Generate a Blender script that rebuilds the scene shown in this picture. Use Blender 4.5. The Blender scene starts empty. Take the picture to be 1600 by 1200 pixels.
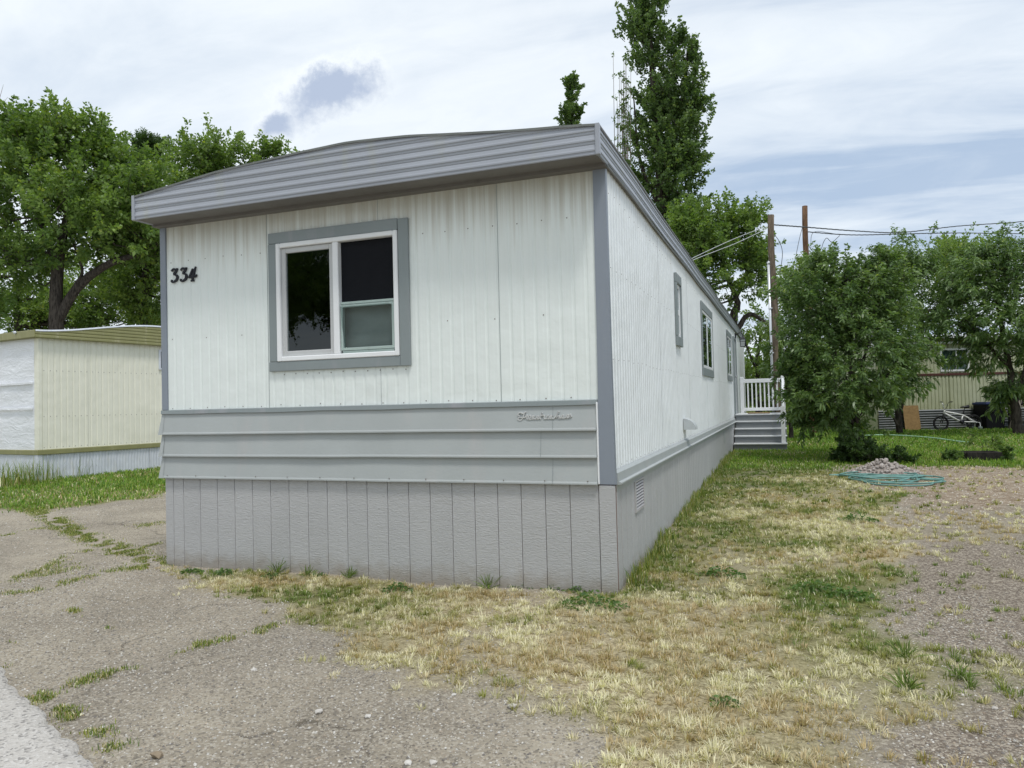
import bpy, math, random
import numpy as np
from mathutils import Vector, Matrix

random.seed(7)
rng = np.random.default_rng(7)
scene = bpy.context.scene
COL = scene.collection

# ------------------------------------------------------------------ camera
FPX = 1155.7
CAM = np.array([1.2142, -5.4033, 1.4103])
AX_R = np.array([0.93778773, 0.34646056, -0.02278707])
AX_U = np.array([0.03165259, -0.01995116, 0.99929979])
AX_F = np.array([-0.34576334, 0.93785235, 0.02967633])
cd = bpy.data.cameras.new('camera')
cd.sensor_width = 36.0
cd.lens = FPX / 1600 * 36
cd.clip_start = 0.05
cd.clip_end = 3000
cam = bpy.data.objects.new('camera', cd)
COL.objects.link(cam)
m = Matrix.Identity(4)
for i in range(3):
    m[i][0], m[i][1], m[i][2], m[i][3] = AX_R[i], AX_U[i], -AX_F[i], CAM[i]
cam.matrix_world = m
scene.camera = cam

# ------------------------------------------------------------------ render / colour
scene.render.engine = 'CYCLES'
scene.view_settings.view_transform = 'Standard'
scene.view_settings.look = 'None'
scene.view_settings.exposure = 0.46
scene.view_settings.gamma = 1.0
scene.view_settings.use_curve_mapping = False
scene.cycles.max_bounces = 6
scene.cycles.diffuse_bounces = 3
scene.cycles.glossy_bounces = 3
scene.cycles.transparent_max_bounces = 12
scene.cycles.transmission_bounces = 4
scene.render.resolution_x = 1024
scene.render.resolution_y = 768

# ------------------------------------------------------------------ sun + sky
SUN_AZ = math.radians(138)       # compass style: 0 = +Y, 90 = +X
SUN_EL = math.radians(66)
sun_dir = Vector((math.sin(SUN_AZ) * math.cos(SUN_EL), math.cos(SUN_AZ) * math.cos(SUN_EL), math.sin(SUN_EL)))
sl = bpy.data.lights.new('sun', 'SUN')
sl.energy = 1.5
sl.angle = math.radians(10)
sl.color = (1.0, 0.97, 0.925)
so = bpy.data.objects.new('sun', sl)
COL.objects.link(so)
so.rotation_euler = sun_dir.to_track_quat('Z', 'Y').to_euler()
so.location = (0, -10, 30)

world = bpy.data.worlds.new('World')
scene.world = world
world.use_nodes = True


class NT:
    """small helper round a node tree"""
    def __init__(s, tree):
        s.t = tree
        s.n = tree.nodes
        s.l = tree.links
        s.n.clear()

    def new(s, typ, **kw):
        nd = s.n.new(typ)
        for k, v in kw.items():
            setattr(nd, k, v)
        return nd

    def put(s, sock, v):
        if hasattr(v, 'is_output'):
            s.l.new(v, sock)
        elif isinstance(v, (tuple, list)) and len(v) == 3 and sock.type == 'RGBA':
            sock.default_value = (*v, 1)
        else:
            sock.default_value = v

    def math(s, op, a, b=0.0, c=None, clamp=False):
        nd = s.new('ShaderNodeMath', operation=op, use_clamp=clamp)
        s.put(nd.inputs[0], a)
        s.put(nd.inputs[1], b)
        if c is not None:
            s.put(nd.inputs[2], c)
        return nd.outputs[0]

    def vmath(s, op, a, b=None):
        nd = s.new('ShaderNodeVectorMath', operation=op)
        s.put(nd.inputs[0], a)
        if b is not None:
            s.put(nd.inputs[1], b)
        return nd.outputs['Value'] if op in ('DOT_PRODUCT', 'LENGTH') else nd.outputs[0]

    def mix(s, fac, a, b, blend='MIX'):
        nd = s.new('ShaderNodeMix', data_type='RGBA', blend_type=blend)
        s.put(nd.inputs[0], fac)
        s.put(nd.inputs[6], a)
        s.put(nd.inputs[7], b)
        return nd.outputs[2]

    def noise(s, vec, scale, detail=4.0, rough=0.55, dist=0.0, dim='3D'):
        nd = s.new('ShaderNodeTexNoise', noise_dimensions=dim)
        if vec is not None:
            s.put(nd.inputs['Vector'], vec)
        s.put(nd.inputs['Scale'], scale)
        s.put(nd.inputs['Detail'], detail)
        s.put(nd.inputs['Roughness'], rough)
        s.put(nd.inputs['Distortion'], dist)
        return nd.outputs[0]

    def ramp(s, v, lo, hi, a=0.0, b=1.0, smooth=True):
        nd = s.new('ShaderNodeMapRange', interpolation_type='SMOOTHSTEP' if smooth else 'LINEAR')
        s.put(nd.inputs[0], v)
        s.put(nd.inputs[1], lo)
        s.put(nd.inputs[2], hi)
        s.put(nd.inputs[3], a)
        s.put(nd.inputs[4], b)
        return nd.outputs[0]

    def mapping(s, vec, scale=(1, 1, 1), rot=(0, 0, 0), loc=(0, 0, 0)):
        nd = s.new('ShaderNodeMapping')
        s.put(nd.inputs[0], vec)
        nd.inputs[1].default_value = loc
        nd.inputs[2].default_value = rot
        nd.inputs[3].default_value = scale
        return nd.outputs[0]


w = NT(world.node_tree)
wo = w.new('ShaderNodeOutputWorld')
bg = w.new('ShaderNodeBackground')
bg.inputs[1].default_value = 0.1
w.l.new(bg.outputs[0], wo.inputs[0])
sky = w.new('ShaderNodeTexSky', sky_type='NISHITA')
sky.sun_disc = False
sky.sun_elevation = SUN_EL
sky.sun_rotation = SUN_AZ
sky.air_density = 1.0
sky.dust_density = 1.5
dirv = w.new('ShaderNodeTexCoord').outputs['Generated']
sep = w.new('ShaderNodeSeparateXYZ')
w.l.new(dirv, sep.inputs[0])
zz = w.math('MAXIMUM', sep.outputs[2], 0.0)
den = w.math('ADD', zz, 0.22)
cx_ = w.math('DIVIDE', sep.outputs[0], den)
cy_ = w.math('DIVIDE', sep.outputs[1], den)
comb = w.new('ShaderNodeCombineXYZ')
w.l.new(cx_, comb.inputs[0])
w.l.new(cy_, comb.inputs[1])
plane = comb.outputs[0]
# high thin overcast: soft streaks stretched along one wind direction
st = w.mapping(plane, scale=(0.55, 1.9, 1), rot=(0, 0, math.radians(-28)), loc=(3.1, 1.7, 0))
n1 = w.noise(st, 1.1, 7, 0.56, 0.5)
n2 = w.noise(w.mapping(plane, loc=(7.3, 2.2, 0)), 0.9, 4, 0.5, 0.4)
n3 = w.noise(w.mapping(plane, scale=(1, 1.6, 1), loc=(1.3, 9.2, 0)), 3.5, 8, 0.6, 0.6)
side = w.vmath('DOT_PRODUCT', dirv, (0.94, 0.34, 0.0))
thin = w.ramp(side, -0.25, 0.55)                       # the veil is thinner towards the east
str1 = w.ramp(n1, 0.42, 0.66)
str2 = w.ramp(n2, 0.40, 0.72)
blue = w.math('MULTIPLY', str1, w.math('MULTIPLY_ADD', thin, 0.62, 0.34))
blue = w.math('ADD', blue, w.math('MULTIPLY', thin, 0.22), clamp=True)
blue = w.math('ADD', blue, w.math('MULTIPLY', w.math('SUBTRACT', n3, 0.5), 0.75), clamp=True)
veil = w.mix(blue, (7.2, 7.65, 8.0), (3.5, 4.4, 5.7))
veil = w.mix(w.math('MULTIPLY', str2, 0.20), veil, (6.3, 6.6, 7.0))
base = w.mix(0.90, sky.outputs[0], veil)
# one small cumulus hanging below the veil
def direction(px, py):
    d = AX_F + AX_R * (px - 800) / FPX - AX_U * (py - 600) / FPX
    return d / np.linalg.norm(d)
dc = direction(505, 152)
du = direction(600, 118) - direction(410, 186)
du = du - dc * du.dot(dc)
du /= np.linalg.norm(du)
dv = np.cross(dc, du)
if dv[2] < 0:
    dv = -dv
wob = w.noise(w.mapping(dirv, scale=(1, 1, 1)), 26, 8, 0.68)
wob2 = w.noise(w.mapping(dirv, loc=(4, 2, 1)), 26, 8, 0.68)
fr_ = w.noise(w.mapping(dirv, loc=(1, 5, 2)), 70, 6, 0.65)
du0 = w.vmath('DOT_PRODUCT', dirv, tuple(du))
dv0 = w.vmath('DOT_PRODUCT', dirv, tuple(dv))
front_half = w.ramp(w.vmath('DOT_PRODUCT', dirv, tuple(dc)), 0.9, 0.95)
def puff(cu, cv, ru, rv, bend):
    uu = w.math('DIVIDE', w.math('SUBTRACT', du0, cu), ru)
    vv = w.math('DIVIDE', w.math('SUBTRACT', dv0, cv), rv)
    uu = w.math('ADD', uu, w.math('MULTIPLY', w.math('SUBTRACT', wob, 0.5), 0.9))
    vv = w.math('ADD', vv, w.math('MULTIPLY', w.math('SUBTRACT', wob2, 0.5), 1.7))
    vv = w.math('ADD', vv, w.math('MULTIPLY', w.math('MULTIPLY', uu, uu), bend))
    r2 = w.math('SQRT', w.math('ADD', w.math('MULTIPLY', uu, uu), w.math('MULTIPLY', vv, vv)))
    r2 = w.math('ADD', r2, w.math('MULTIPLY', w.math('SUBTRACT', fr_, 0.5), 0.6))
    return r2, vv
pa, va = puff(0.012, 0.010, 0.074, 0.032, 0.25)
pb, vb = puff(-0.066, -0.010, 0.030, 0.020, 0.1)
rmin = w.math('MINIMUM', pa, w.math('ADD', pb, 0.12))
body = w.math('MULTIPLY', w.ramp(rmin, 1.25, 0.70), front_half)
core = w.math('MULTIPLY', w.ramp(w.math('ADD', rmin, w.math('MULTIPLY', va, 0.26)), 1.12, 0.35), front_half)
base = w.mix(w.math('MULTIPLY', body, 0.40), base, (8.0, 8.3, 8.5))
base = w.mix(w.math('MULTIPLY', core, 0.92), base, (3.3, 3.95, 5.2))
w.l.new(base, bg.inputs[0])


# ------------------------------------------------------------------ ground height and pixel helpers
def hgt(y):
    return 0.33 * (1 - np.exp(-np.maximum(y, 0) / 10.0))


def ray(px, py):
    return AX_F + AX_R * (px - 800) / FPX - AX_U * (py - 600) / FPX


def G(px, py):
    """ground point seen at a photograph pixel"""
    d = ray(px, py)
    z = 0.0
    for _ in range(60):
        P = CAM + d * (z - CAM[2]) / d[2]
        z = 0.5 * z + 0.5 * float(hgt(P[1]))
    return CAM + d * (z - CAM[2]) / d[2]


def D(px, py, dep):
    return CAM + ray(px, py) * dep


def FY(px, py, Y=0.0):
    d = ray(px, py)
    return CAM + d * (Y - CAM[1]) / d[1]


# ------------------------------------------------------------------ object helpers
def link(o, parent=None):
    COL.objects.link(o)
    if parent is not None:
        o.parent = parent
    return o


def tag(o, label=None, cat=None, group=None, kind=None):
    if label:
        o['label'] = label
    if cat:
        o['category'] = cat
    if group:
        o['group'] = group
    if kind:
        o['kind'] = kind
    return o


def empty(name, loc=(0, 0, 0), rot=(0, 0, 0), label=None, cat=None, group=None):
    o = bpy.data.objects.new(name, None)
    o.empty_display_size = 0.2
    o.location = loc
    o.rotation_euler = rot
    link(o)
    return tag(o, label, cat, group)


def np_mesh(name, V, Fc, mat, col=None, smooth=False, attrs=None):
    V = np.asarray(V, dtype=np.float32)
    Fc = np.asarray(Fc, dtype=np.int32)
    me = bpy.data.meshes.new(name)
    k = Fc.shape[1]
    me.vertices.add(len(V))
    me.vertices.foreach_set('co', V.ravel())
    me.loops.add(Fc.size)
    me.loops.foreach_set('vertex_index', Fc.ravel())
    me.polygons.add(len(Fc))
    me.polygons.foreach_set('loop_start', np.arange(0, Fc.size, k, dtype=np.int32))
    if smooth:
        me.polygons.foreach_set('use_smooth', np.ones(len(Fc), dtype=bool))
    me.update(calc_edges=True)
    if col is not None:
        a = me.color_attributes.new('col', 'FLOAT_COLOR', 'POINT')
        c4 = np.ones((len(V), 4), dtype=np.float32)
        c4[:, :3] = col
        a.data.foreach_set('color', c4.ravel())
    if attrs:
        for nm, arr in attrs.items():
            a = me.attributes.new(nm, 'FLOAT', 'POINT')
            a.data.foreach_set('value', np.asarray(arr, dtype=np.float32))
    me.materials.append(mat)
    return me


class MB:
    """collects shapes into one mesh"""
    def __init__(s):
        s.v = []
        s.f = []
        s.sm = []

    def add(s, V, Fs, smooth=False):
        o = len(s.v)
        s.v += [tuple(map(float, p)) for p in V]
        for f in Fs:
            s.f.append(tuple(int(i) + o for i in f))
            s.sm.append(smooth)
        return s

    def box(s, x0, x1, y0, y1, z0, z1, M=None):
        V = [(x, y, z) for z in (z0, z1) for y in (y0, y1) for x in (x0, x1)]
        if M is not None:
            V = [tuple(M @ Vector(p)) for p in V]
        return s.add(V, [(0, 2, 3, 1), (4, 5, 7, 6), (0, 1, 5, 4), (2, 6, 7, 3), (0, 4, 6, 2), (1, 3, 7, 5)])

    def bbox(s, x0, x1, y0, y1, z0, z1, b=0.004, M=None):
        """box with chamfered edges"""
        if x1 < x0: x0, x1 = x1, x0
        if y1 < y0: y0, y1 = y1, y0
        if z1 < z0: z0, z1 = z1, z0
        b = min(b, (x1 - x0) * .4, (y1 - y0) * .4, (z1 - z0) * .4)
        X = ((x0, x1), (y0, y1), (z0, z1))
        V = []
        idx = {}
        for sx in (0, 1):
            for sy in (0, 1):
                for sz in (0, 1):
                    c = [X[0][sx], X[1][sy], X[2][sz]]
                    sg = [1 if t == 0 else -1 for t in (sx, sy, sz)]
                    for ax in range(3):
                        p = [c[i] + (sg[i] * b if i != ax else 0) for i in range(3)]
                        idx[(sx, sy, sz, ax)] = len(V)
                        V.append(p)
        Fs = []
        for ax in range(3):
            a, c = [(1, 2), (0, 2), (0, 1)][ax]
            for sd in (0, 1):
                q = []
                for (i, j) in ((0, 0), (1, 0), (1, 1), (0, 1)):
                    k = [0, 0, 0]
                    k[ax] = sd
                    k[a] = i
                    k[c] = j
                    q.append(idx[(*k, ax)])
                Fs.append(q)
        for ax in range(3):
            a, c = [(1, 2), (0, 2), (0, 1)][ax]
            for i in (0, 1):
                for j in (0, 1):
                    k0 = [0, 0, 0]; k1 = [0, 0, 0]
                    k0[ax] = 0; k1[ax] = 1
                    k0[a] = k1[a] = i
                    k0[c] = k1[c] = j
                    Fs.append([idx[(*k0, a)], idx[(*k1, a)], idx[(*k1, c)], idx[(*k0, c)]])
        for sx in (0, 1):
            for sy in (0, 1):
                for sz in (0, 1):
                    Fs.append([idx[(sx, sy, sz, t)] for t in range(3)])
        if M is not None:
            V = [tuple(M @ Vector(p)) for p in V]
        return s.add(V, Fs)

    def tube(s, pts, rad, sides=8, cap=True, smooth=True):
        V, Fs = tube_arr(pts, rad, sides, cap)
        return s.add(V, Fs, smooth)

    def sphere(s, c, r, seg=10, rings=6, sc=(1, 1, 1)):
        V = [(c[0], c[1], c[2] - r * sc[2])]
        for i in range(1, rings):
            t = -math.pi / 2 + math.pi * i / rings
            for j in range(seg):
                a = 2 * math.pi * j / seg
                V.append((c[0] + r * sc[0] * math.cos(t) * math.cos(a), c[1] + r * sc[1] * math.cos(t) * math.sin(a), c[2] + r * sc[2] * math.sin(t)))
        V.append((c[0], c[1], c[2] + r * sc[2]))
        Fs = []
        for j in range(seg):
            Fs.append((0, 1 + (j + 1) % seg, 1 + j))
            for i in range(rings - 2):
                a = 1 + i * seg
                Fs.append((a + j, a + (j + 1) % seg, a + seg + (j + 1) % seg, a + seg + j))
            Fs.append((len(V) - 1, 1 + (rings - 2) * seg + j, 1 + (rings - 2) * seg + (j + 1) % seg))
        return s.add(V, Fs, True)

    def mesh(s, name, mat):
        me = bpy.data.meshes.new(name)
        me.from_pydata(s.v, [], s.f)
        if any(s.sm):
            me.polygons.foreach_set('use_smooth', s.sm)
        me.update()
        import bmesh
        bm = bmesh.new()
        bm.from_mesh(me)
        bmesh.ops.recalc_face_normals(bm, faces=bm.faces)
        bm.to_mesh(me)
        bm.free()
        me.materials.append(mat)
        return me

    def obj(s, name, mat, parent=None, label=None, cat=None, group=None, kind=None):
        o = bpy.data.objects.new(name, s.mesh(name, mat))
        link(o, parent)
        return tag(o, label, cat, group, kind)


def tube_arr(pts, rad, sides=8, cap=True):
    P = [Vector(p) for p in pts]
    n = len(P)
    if not hasattr(rad, '__len__'):
        rad = [rad] * n
    T = []
    for i in range(n):
        a = P[max(i - 1, 0)]
        b = P[min(i + 1, n - 1)]
        t = b - a
        T.append(t.normalized() if t.length > 1e-9 else Vector((0, 0, 1)))
    up = Vector((0, 0, 1)) if abs(T[0].z) < .9 else Vector((1, 0, 0))
    nrm = T[0].cross(up).normalized()
    V = []
    for i in range(n):
        nrm = (nrm - T[i] * nrm.dot(T[i]))
        nrm = nrm.normalized() if nrm.length > 1e-6 else T[i].orthogonal().normalized()
        bi = T[i].cross(nrm)
        for j in range(sides):
            a = 2 * math.pi * j / sides
            V.append(tuple(P[i] + (nrm * math.cos(a) + bi * math.sin(a)) * rad[i]))
    Fs = []
    for i in range(n - 1):
        for j in range(sides):
            a, b = i * sides + j, i * sides + (j + 1) % sides
            Fs.append((a, b, b + sides, a + sides))
    if cap:
        Fs.append(tuple(range(sides))[::-1])
        Fs.append(tuple((n - 1) * sides + j for j in range(sides)))
    return V, Fs


def smooth_path(pts, n=6):
    """Catmull-Rom through points"""
    P = [np.array(p, float) for p in pts]
    P = [2 * P[0] - P[1]] + P + [2 * P[-1] - P[-2]]
    out = []
    for i in range(1, len(P) - 2):
        for k in range(n):
            t = k / n
            out.append(0.5 * ((2 * P[i]) + (-P[i - 1] + P[i + 1]) * t + (2 * P[i - 1] - 5 * P[i] + 4 * P[i + 1] - P[i + 2]) * t * t
                              + (-P[i - 1] + 3 * P[i] - 3 * P[i + 1] + P[i + 2]) * t ** 3))
    out.append(P[-2])
    return out


# value noise for layout
_tab = np.random.default_rng(3).random((256, 256))


def vnoise(x, y, s=1.0, o=0):
    x = np.asarray(x) * s + 37.3 * o
    y = np.asarray(y) * s + 91.7 * o
    xi = np.floor(x).astype(int)
    yi = np.floor(y).astype(int)
    fx = x - xi
    fy = y - yi
    fx = fx * fx * (3 - 2 * fx)
    fy = fy * fy * (3 - 2 * fy)
    g = lambda a, b: _tab[a % 256, b % 256]
    return (g(xi, yi) * (1 - fx) + g(xi + 1, yi) * fx) * (1 - fy) + (g(xi, yi + 1) * (1 - fx) + g(xi + 1, yi + 1) * fx) * fy


def fbm(x, y, s=1.0, o=0, n=3):
    r = 0
    a = 0.5
    t = 0
    for i in range(n):
        r = r + a * vnoise(x, y, s * 2 ** i, o + i)
        t += a
        a *= .5
    return r / t


def inpoly(x, y, poly):
    x = np.asarray(x, float)
    y = np.asarray(y, float)
    r = np.zeros(x.shape, bool)
    n = len(poly)
    for i in range(n):
        x0, y0 = poly[i]
        x1, y1 = poly[(i + 1) % n]
        c = ((y0 > y) != (y1 > y)) & (x < (x1 - x0) * (y - y0) / (y1 - y0 + 1e-12) + x0)
        r ^= c
    return r


def sstep(v, a, b):
    t = np.clip((v - a) / (b - a), 0, 1)
    return t * t * (3 - 2 * t)


# ------------------------------------------------------------------ materials
def material(name, build):
    mt = bpy.data.materials.new(name)
    mt.use_nodes = True
    t = NT(mt.node_tree)
    out = t.new('ShaderNodeOutputMaterial')
    build(t, out)
    return mt


def pbsdf(t, out, color, rough=0.6, metal=0.0, spec=0.4, bump=None, bstr=0.3, bdist=0.01):
    p = t.new('ShaderNodeBsdfPrincipled')
    t.put(p.inputs['Base Color'], color)
    t.put(p.inputs['Roughness'], rough)
    t.put(p.inputs['Metallic'], metal)
    t.put(p.inputs['Specular IOR Level'], spec)
    if bump is not None:
        b = t.new('ShaderNodeBump')
        b.inputs['Strength'].default_value = bstr
        b.inputs['Distance'].default_value = bdist
        t.l.new(bump, b.inputs['Height'])
        t.l.new(b.outputs[0], p.inputs['Normal'])
    t.l.new(p.outputs[0], out.inputs[0])
    return p


def objco(t):
    return t.new('ShaderNodeTexCoord').outputs['Object']


def worldpos(t):
    return t.new('ShaderNodeNewGeometry').outputs['Position']


def paint(name, c, rough=0.5, var=0.10, scale=3.0, dirt=(0.30, 0.27, 0.22), dirt_amt=0.12, bstr=0.08, spec=0.4, metal=0.0):
    def b(t, out):
        v = worldpos(t)
        n = t.noise(v, scale, 5, .6)
        n2 = t.noise(v, scale * 9, 4, .6)
        n3 = t.noise(t.mapping(v, scale=(1, 1, .25)), scale * 2.2, 5, .65)
        k = t.math('MULTIPLY_ADD', t.math('SUBTRACT', n, .5), var * 2, 1.0)
        cc = t.mix(1.0, c, k, 'MULTIPLY')
        cc = t.mix(t.math('MULTIPLY', t.ramp(n3, .52, .78), dirt_amt * 2), cc, dirt)
        pbsdf(t, out, cc, t.math('MULTIPLY_ADD', n2, .2, rough - .1), metal, spec, n2, bstr, .01)
    return material(name, b)


def flat(name, c, rough=0.6, metal=0.0, spec=0.4, var=0.15, scale=8.0, bstr=0.1):
    def b(t, out):
        v = worldpos(t)
        n = t.noise(v, scale, 5, .6)
        cc = t.mix(1.0, c, t.math('MULTIPLY_ADD', t.math('SUBTRACT', n, .5), var * 2, 1.0), 'MULTIPLY')
        pbsdf(t, out, cc, rough, metal, spec, t.noise(v, scale * 8, 3), bstr, .01)
    return material(name, b)


def siding_mat(name, c, stain, z0, z1, amt=0.5):
    """painted aluminium siding with drip stains running down from the eave seam"""
    def b(t, out):
        v = objco(t)
        sp = t.new('ShaderNodeSeparateXYZ')
        t.l.new(v, sp.inputs[0])
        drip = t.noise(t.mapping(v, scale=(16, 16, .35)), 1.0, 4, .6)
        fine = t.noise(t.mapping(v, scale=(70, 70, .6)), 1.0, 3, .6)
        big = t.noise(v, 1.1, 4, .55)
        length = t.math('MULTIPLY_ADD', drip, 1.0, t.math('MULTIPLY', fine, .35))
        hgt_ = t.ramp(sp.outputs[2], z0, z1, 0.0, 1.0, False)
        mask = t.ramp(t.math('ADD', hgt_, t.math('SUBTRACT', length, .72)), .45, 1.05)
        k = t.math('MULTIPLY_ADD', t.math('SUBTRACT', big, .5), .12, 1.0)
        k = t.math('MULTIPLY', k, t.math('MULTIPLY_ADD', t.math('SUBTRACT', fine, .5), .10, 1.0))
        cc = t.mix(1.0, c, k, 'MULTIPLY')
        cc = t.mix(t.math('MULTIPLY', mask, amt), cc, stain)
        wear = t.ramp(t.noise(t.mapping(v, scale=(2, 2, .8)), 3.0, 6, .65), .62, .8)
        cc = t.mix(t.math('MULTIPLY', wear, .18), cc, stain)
        pbsdf(t, out, cc, .42, 0, .4, t.math('ADD', t.noise(v, 3.2, 4), t.math('MULTIPLY', t.noise(v, 1.1, 2), 2.0)), .35, .04)
    return material(name, b)


def wood_emboss(name, c):
    """T1-11 style pressed-wood skirting, painted"""
    def b(t, out):
        v = worldpos(t)
        oi = t.new('ShaderNodeObjectInfo').outputs['Random']
        off = t.new('ShaderNodeCombineXYZ')
        t.l.new(t.math('MULTIPLY', oi, 37.0), off.inputs[2])
        v2 = t.vmath('ADD', v, off.outputs[0])
        g = t.noise(t.mapping(v2, scale=(1, 1, 4.5)), 15, 4, .6, 1.6)
        g2 = t.noise(t.mapping(v2, scale=(1, 1, 2.2)), 60, 3, .6)
        big = t.noise(v, 1.7, 4, .6)
        k = t.math('MULTIPLY_ADD', t.math('SUBTRACT', big, .5), .16, t.math('MULTIPLY_ADD', oi, .06, .97))
        k = t.math('MULTIPLY', k, t.math('MULTIPLY_ADD', t.math('SUBTRACT', g, .5), .22, 1.0))
        cc = t.mix(1.0, c, k, 'MULTIPLY')
        sp = t.new('ShaderNodeSeparateXYZ')
        t.l.new(v, sp.inputs[0])
        splash = t.ramp(t.math('ADD', sp.outputs[2], t.math('MULTIPLY', t.noise(v, 9, 4), .25)), .32, .10)
        cc = t.mix(t.math('MULTIPLY', splash, .65), cc, (.26, .215, .16))
        hh = t.math('ADD', g, t.math('MULTIPLY', g2, .35))
        pbsdf(t, out, cc, .5, 0, .35, hh, .55, .012)
    return material(name, b)


def leafmat(name, trans=0.40, rough=0.5):
    def b(t, out):
        a = t.new('ShaderNodeAttribute', attribute_name='col')
        p = t.new('ShaderNodeBsdfPrincipled')
        t.l.new(a.outputs[0], p.inputs['Base Color'])
        p.inputs['Roughness'].default_value = rough
        p.inputs['Specular IOR Level'].default_value = .5
        tr = t.new('ShaderNodeBsdfTranslucent')
        t.l.new(t.mix(1.0, a.outputs[0], (1.5, 1.6, .75), 'MULTIPLY'), tr.inputs[0])
        mx = t.new('ShaderNodeMixShader')
        mx.inputs[0].default_value = trans
        t.l.new(p.outputs[0], mx.inputs[1])
        t.l.new(tr.outputs[0], mx.inputs[2])
        t.l.new(mx.outputs[0], out.inputs[0])
    return material(name, b)


def barkmat(name, c, c2):
    def b(t, out):
        v = worldpos(t)
        n = t.noise(t.mapping(v, scale=(1, 1, .22)), 18, 5, .65)
        pbsdf(t, out, t.mix(t.ramp(n, .35, .65), c, c2), .9, 0, .1, n, .8, .03)
    return material(name, b)


def glassmat(name, tint=(.55, .62, .62)):
    def b(t, out):
        ge = t.new('ShaderNodeNewGeometry')
        c = t.math('ABSOLUTE', t.vmath('DOT_PRODUCT', ge.outputs['Incoming'], ge.outputs['Normal']))
        sch = t.math('MULTIPLY_ADD', t.math('POWER', t.math('SUBTRACT', 1.0, c), 5.0), .94, .055, clamp=True)
        g = t.new('ShaderNodeBsdfGlossy')
        g.inputs['Roughness'].default_value = .012
        g.inputs[0].default_value = (.9, .97, 1, 1)
        tp = t.new('ShaderNodeBsdfTransparent')
        tp.inputs[0].default_value = (*tint, 1)
        mx = t.new('ShaderNodeMixShader')
        t.l.new(sch, mx.inputs[0])
        t.l.new(tp.outputs[0], mx.inputs[1])
        t.l.new(g.outputs[0], mx.inputs[2])
        t.l.new(mx.outputs[0], out.inputs[0])
    return material(name, b)


def stonemat(name, c, c2, scale=6):
    def b(t, out):
        oi = t.new('ShaderNodeObjectInfo').outputs['Random']
        v = worldpos(t)
        n = t.noise(v, scale * 4, 5, .65)
        cc = t.mix(oi, c, c2)
        cc = t.mix(1.0, cc, t.math('MULTIPLY_ADD', n, .7, .65), 'MULTIPLY')
        pbsdf(t, out, cc, .9, 0, .2, n, .5, .01)
    return material(name, b)


M = {}
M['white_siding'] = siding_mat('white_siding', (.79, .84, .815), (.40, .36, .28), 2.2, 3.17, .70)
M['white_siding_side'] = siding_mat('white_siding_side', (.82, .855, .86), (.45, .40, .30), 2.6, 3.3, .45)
M['cream_siding'] = siding_mat('cream_siding', (.82, .81, .69), (.55, .55, .42), 0.2, 2.8, .18)
M['old_siding'] = siding_mat('old_siding', (.50, .52, .36), (.34, .36, .17), 2.4, .4, .55)
M['skirt'] = wood_emboss('skirt_paint', (.455, .458, .462))
M['belt'] = paint('belt_paint', (.385, .412, .41), .45, .10, 2.3, (.42, .425, .42), .45)
M['trim'] = paint('trim_paint', (.245, .28, .285), .5, .10, 2.0, (.36, .35, .38), .3)
M['corner'] = paint('corner_paint', (.24, .27, .315), .4, .08, 2.0, (.36, .36, .36), .25)
M['fascia'] = paint('fascia_paint', (.325, .345, .385), .38, .12, 1.6, (.36, .37, .29), .35, .1, .5)
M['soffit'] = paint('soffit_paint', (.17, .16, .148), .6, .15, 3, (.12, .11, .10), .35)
M['roof'] = paint('roof_coat', (.55, .56, .57), .6, .12, 1.0, (.35, .34, .30), .3)
M['groove'] = flat('skirt_groove', (.20, .125, .10), .9)
M['edge'] = flat('roof_edge_metal', (.20, .21, .20), .5, .4)
M['vinyl'] = paint('white_vinyl', (.82, .835, .845), .35, .04, 2.0, (.62, .61, .58), .10, .03)
M['sash_grey'] = paint('sash_grey_vinyl', (.52, .53, .53), .45, .08, 4)  # grey vinyl of the sliding sash
M['alum'] = paint('aluminium', (.50, .60, .57), .35, .1, 4, (.3, .35, .33), .2, .05, .5, .5)
M['glass'] = glassmat('window_glass')
M['room'] = flat('room_dark', (.045, .045, .05), .9)
M['dark_sheet'] = flat('dark_screen', (.012, .013, .016), .85, spec=.1)  # near-black, carries the dark behind the open pane and the vent louvres
M['frost'] = flat('frosted_plastic', (.36, .39, .38), .5, var=.3, scale=4)
M['emblem'] = paint('emblem_paint', (.56, .57, .565), .45, .06, 8)
M['black'] = flat('black_plastic', (.012, .012, .015), .45)
M['number'] = flat('number_black', (.010, .010, .018), .35)
M['screw'] = flat('screw_metal', (.20, .18, .16), .5, .3)
M['vent'] = paint('vent_paint', (.46, .45, .45), .5, .1, 6)
M['hood'] = paint('vent_hood', (.50, .53, .54), .4, .1, 6)
M['step'] = paint('step_paint', (.20, .215, .225), .6, .12, 5, (.28, .25, .2), .3)
M['nose'] = paint('step_edge', (.60, .62, .63), .6, .1, 6)
M['door'] = paint('door_paint', (.42, .44, .45), .5, .08, 3)
M['mat'] = flat('door_mat', (.24, .17, .09), .95, var=.3, scale=30, bstr=.6)
M['iron'] = flat('dark_iron', (.03, .03, .035), .5, .6)
M['lampglass'] = flat('lamp_glass', (.65, .68, .68), .25)
M['olive'] = paint('olive_trim', (.27, .265, .12), .5, .2, 3, (.44, .41, .28), .55)
M['tyvek'] = None
M['zinc'] = paint('galvanised', (.66, .69, .75), .5, .2, 5, (.70, .70, .68), .4, .1, .5, .1)
M['zincdark'] = paint('galvanised_old', (.20, .21, .21), .35, .2, 4, (.10, .09, .08), .4, .1, .5, .6)
M['maroon'] = flat('maroon_trim', (.10, .035, .03), .6)
M['curtain'] = flat('curtain', (.10, .16, .13), .9, var=.3)
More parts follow.
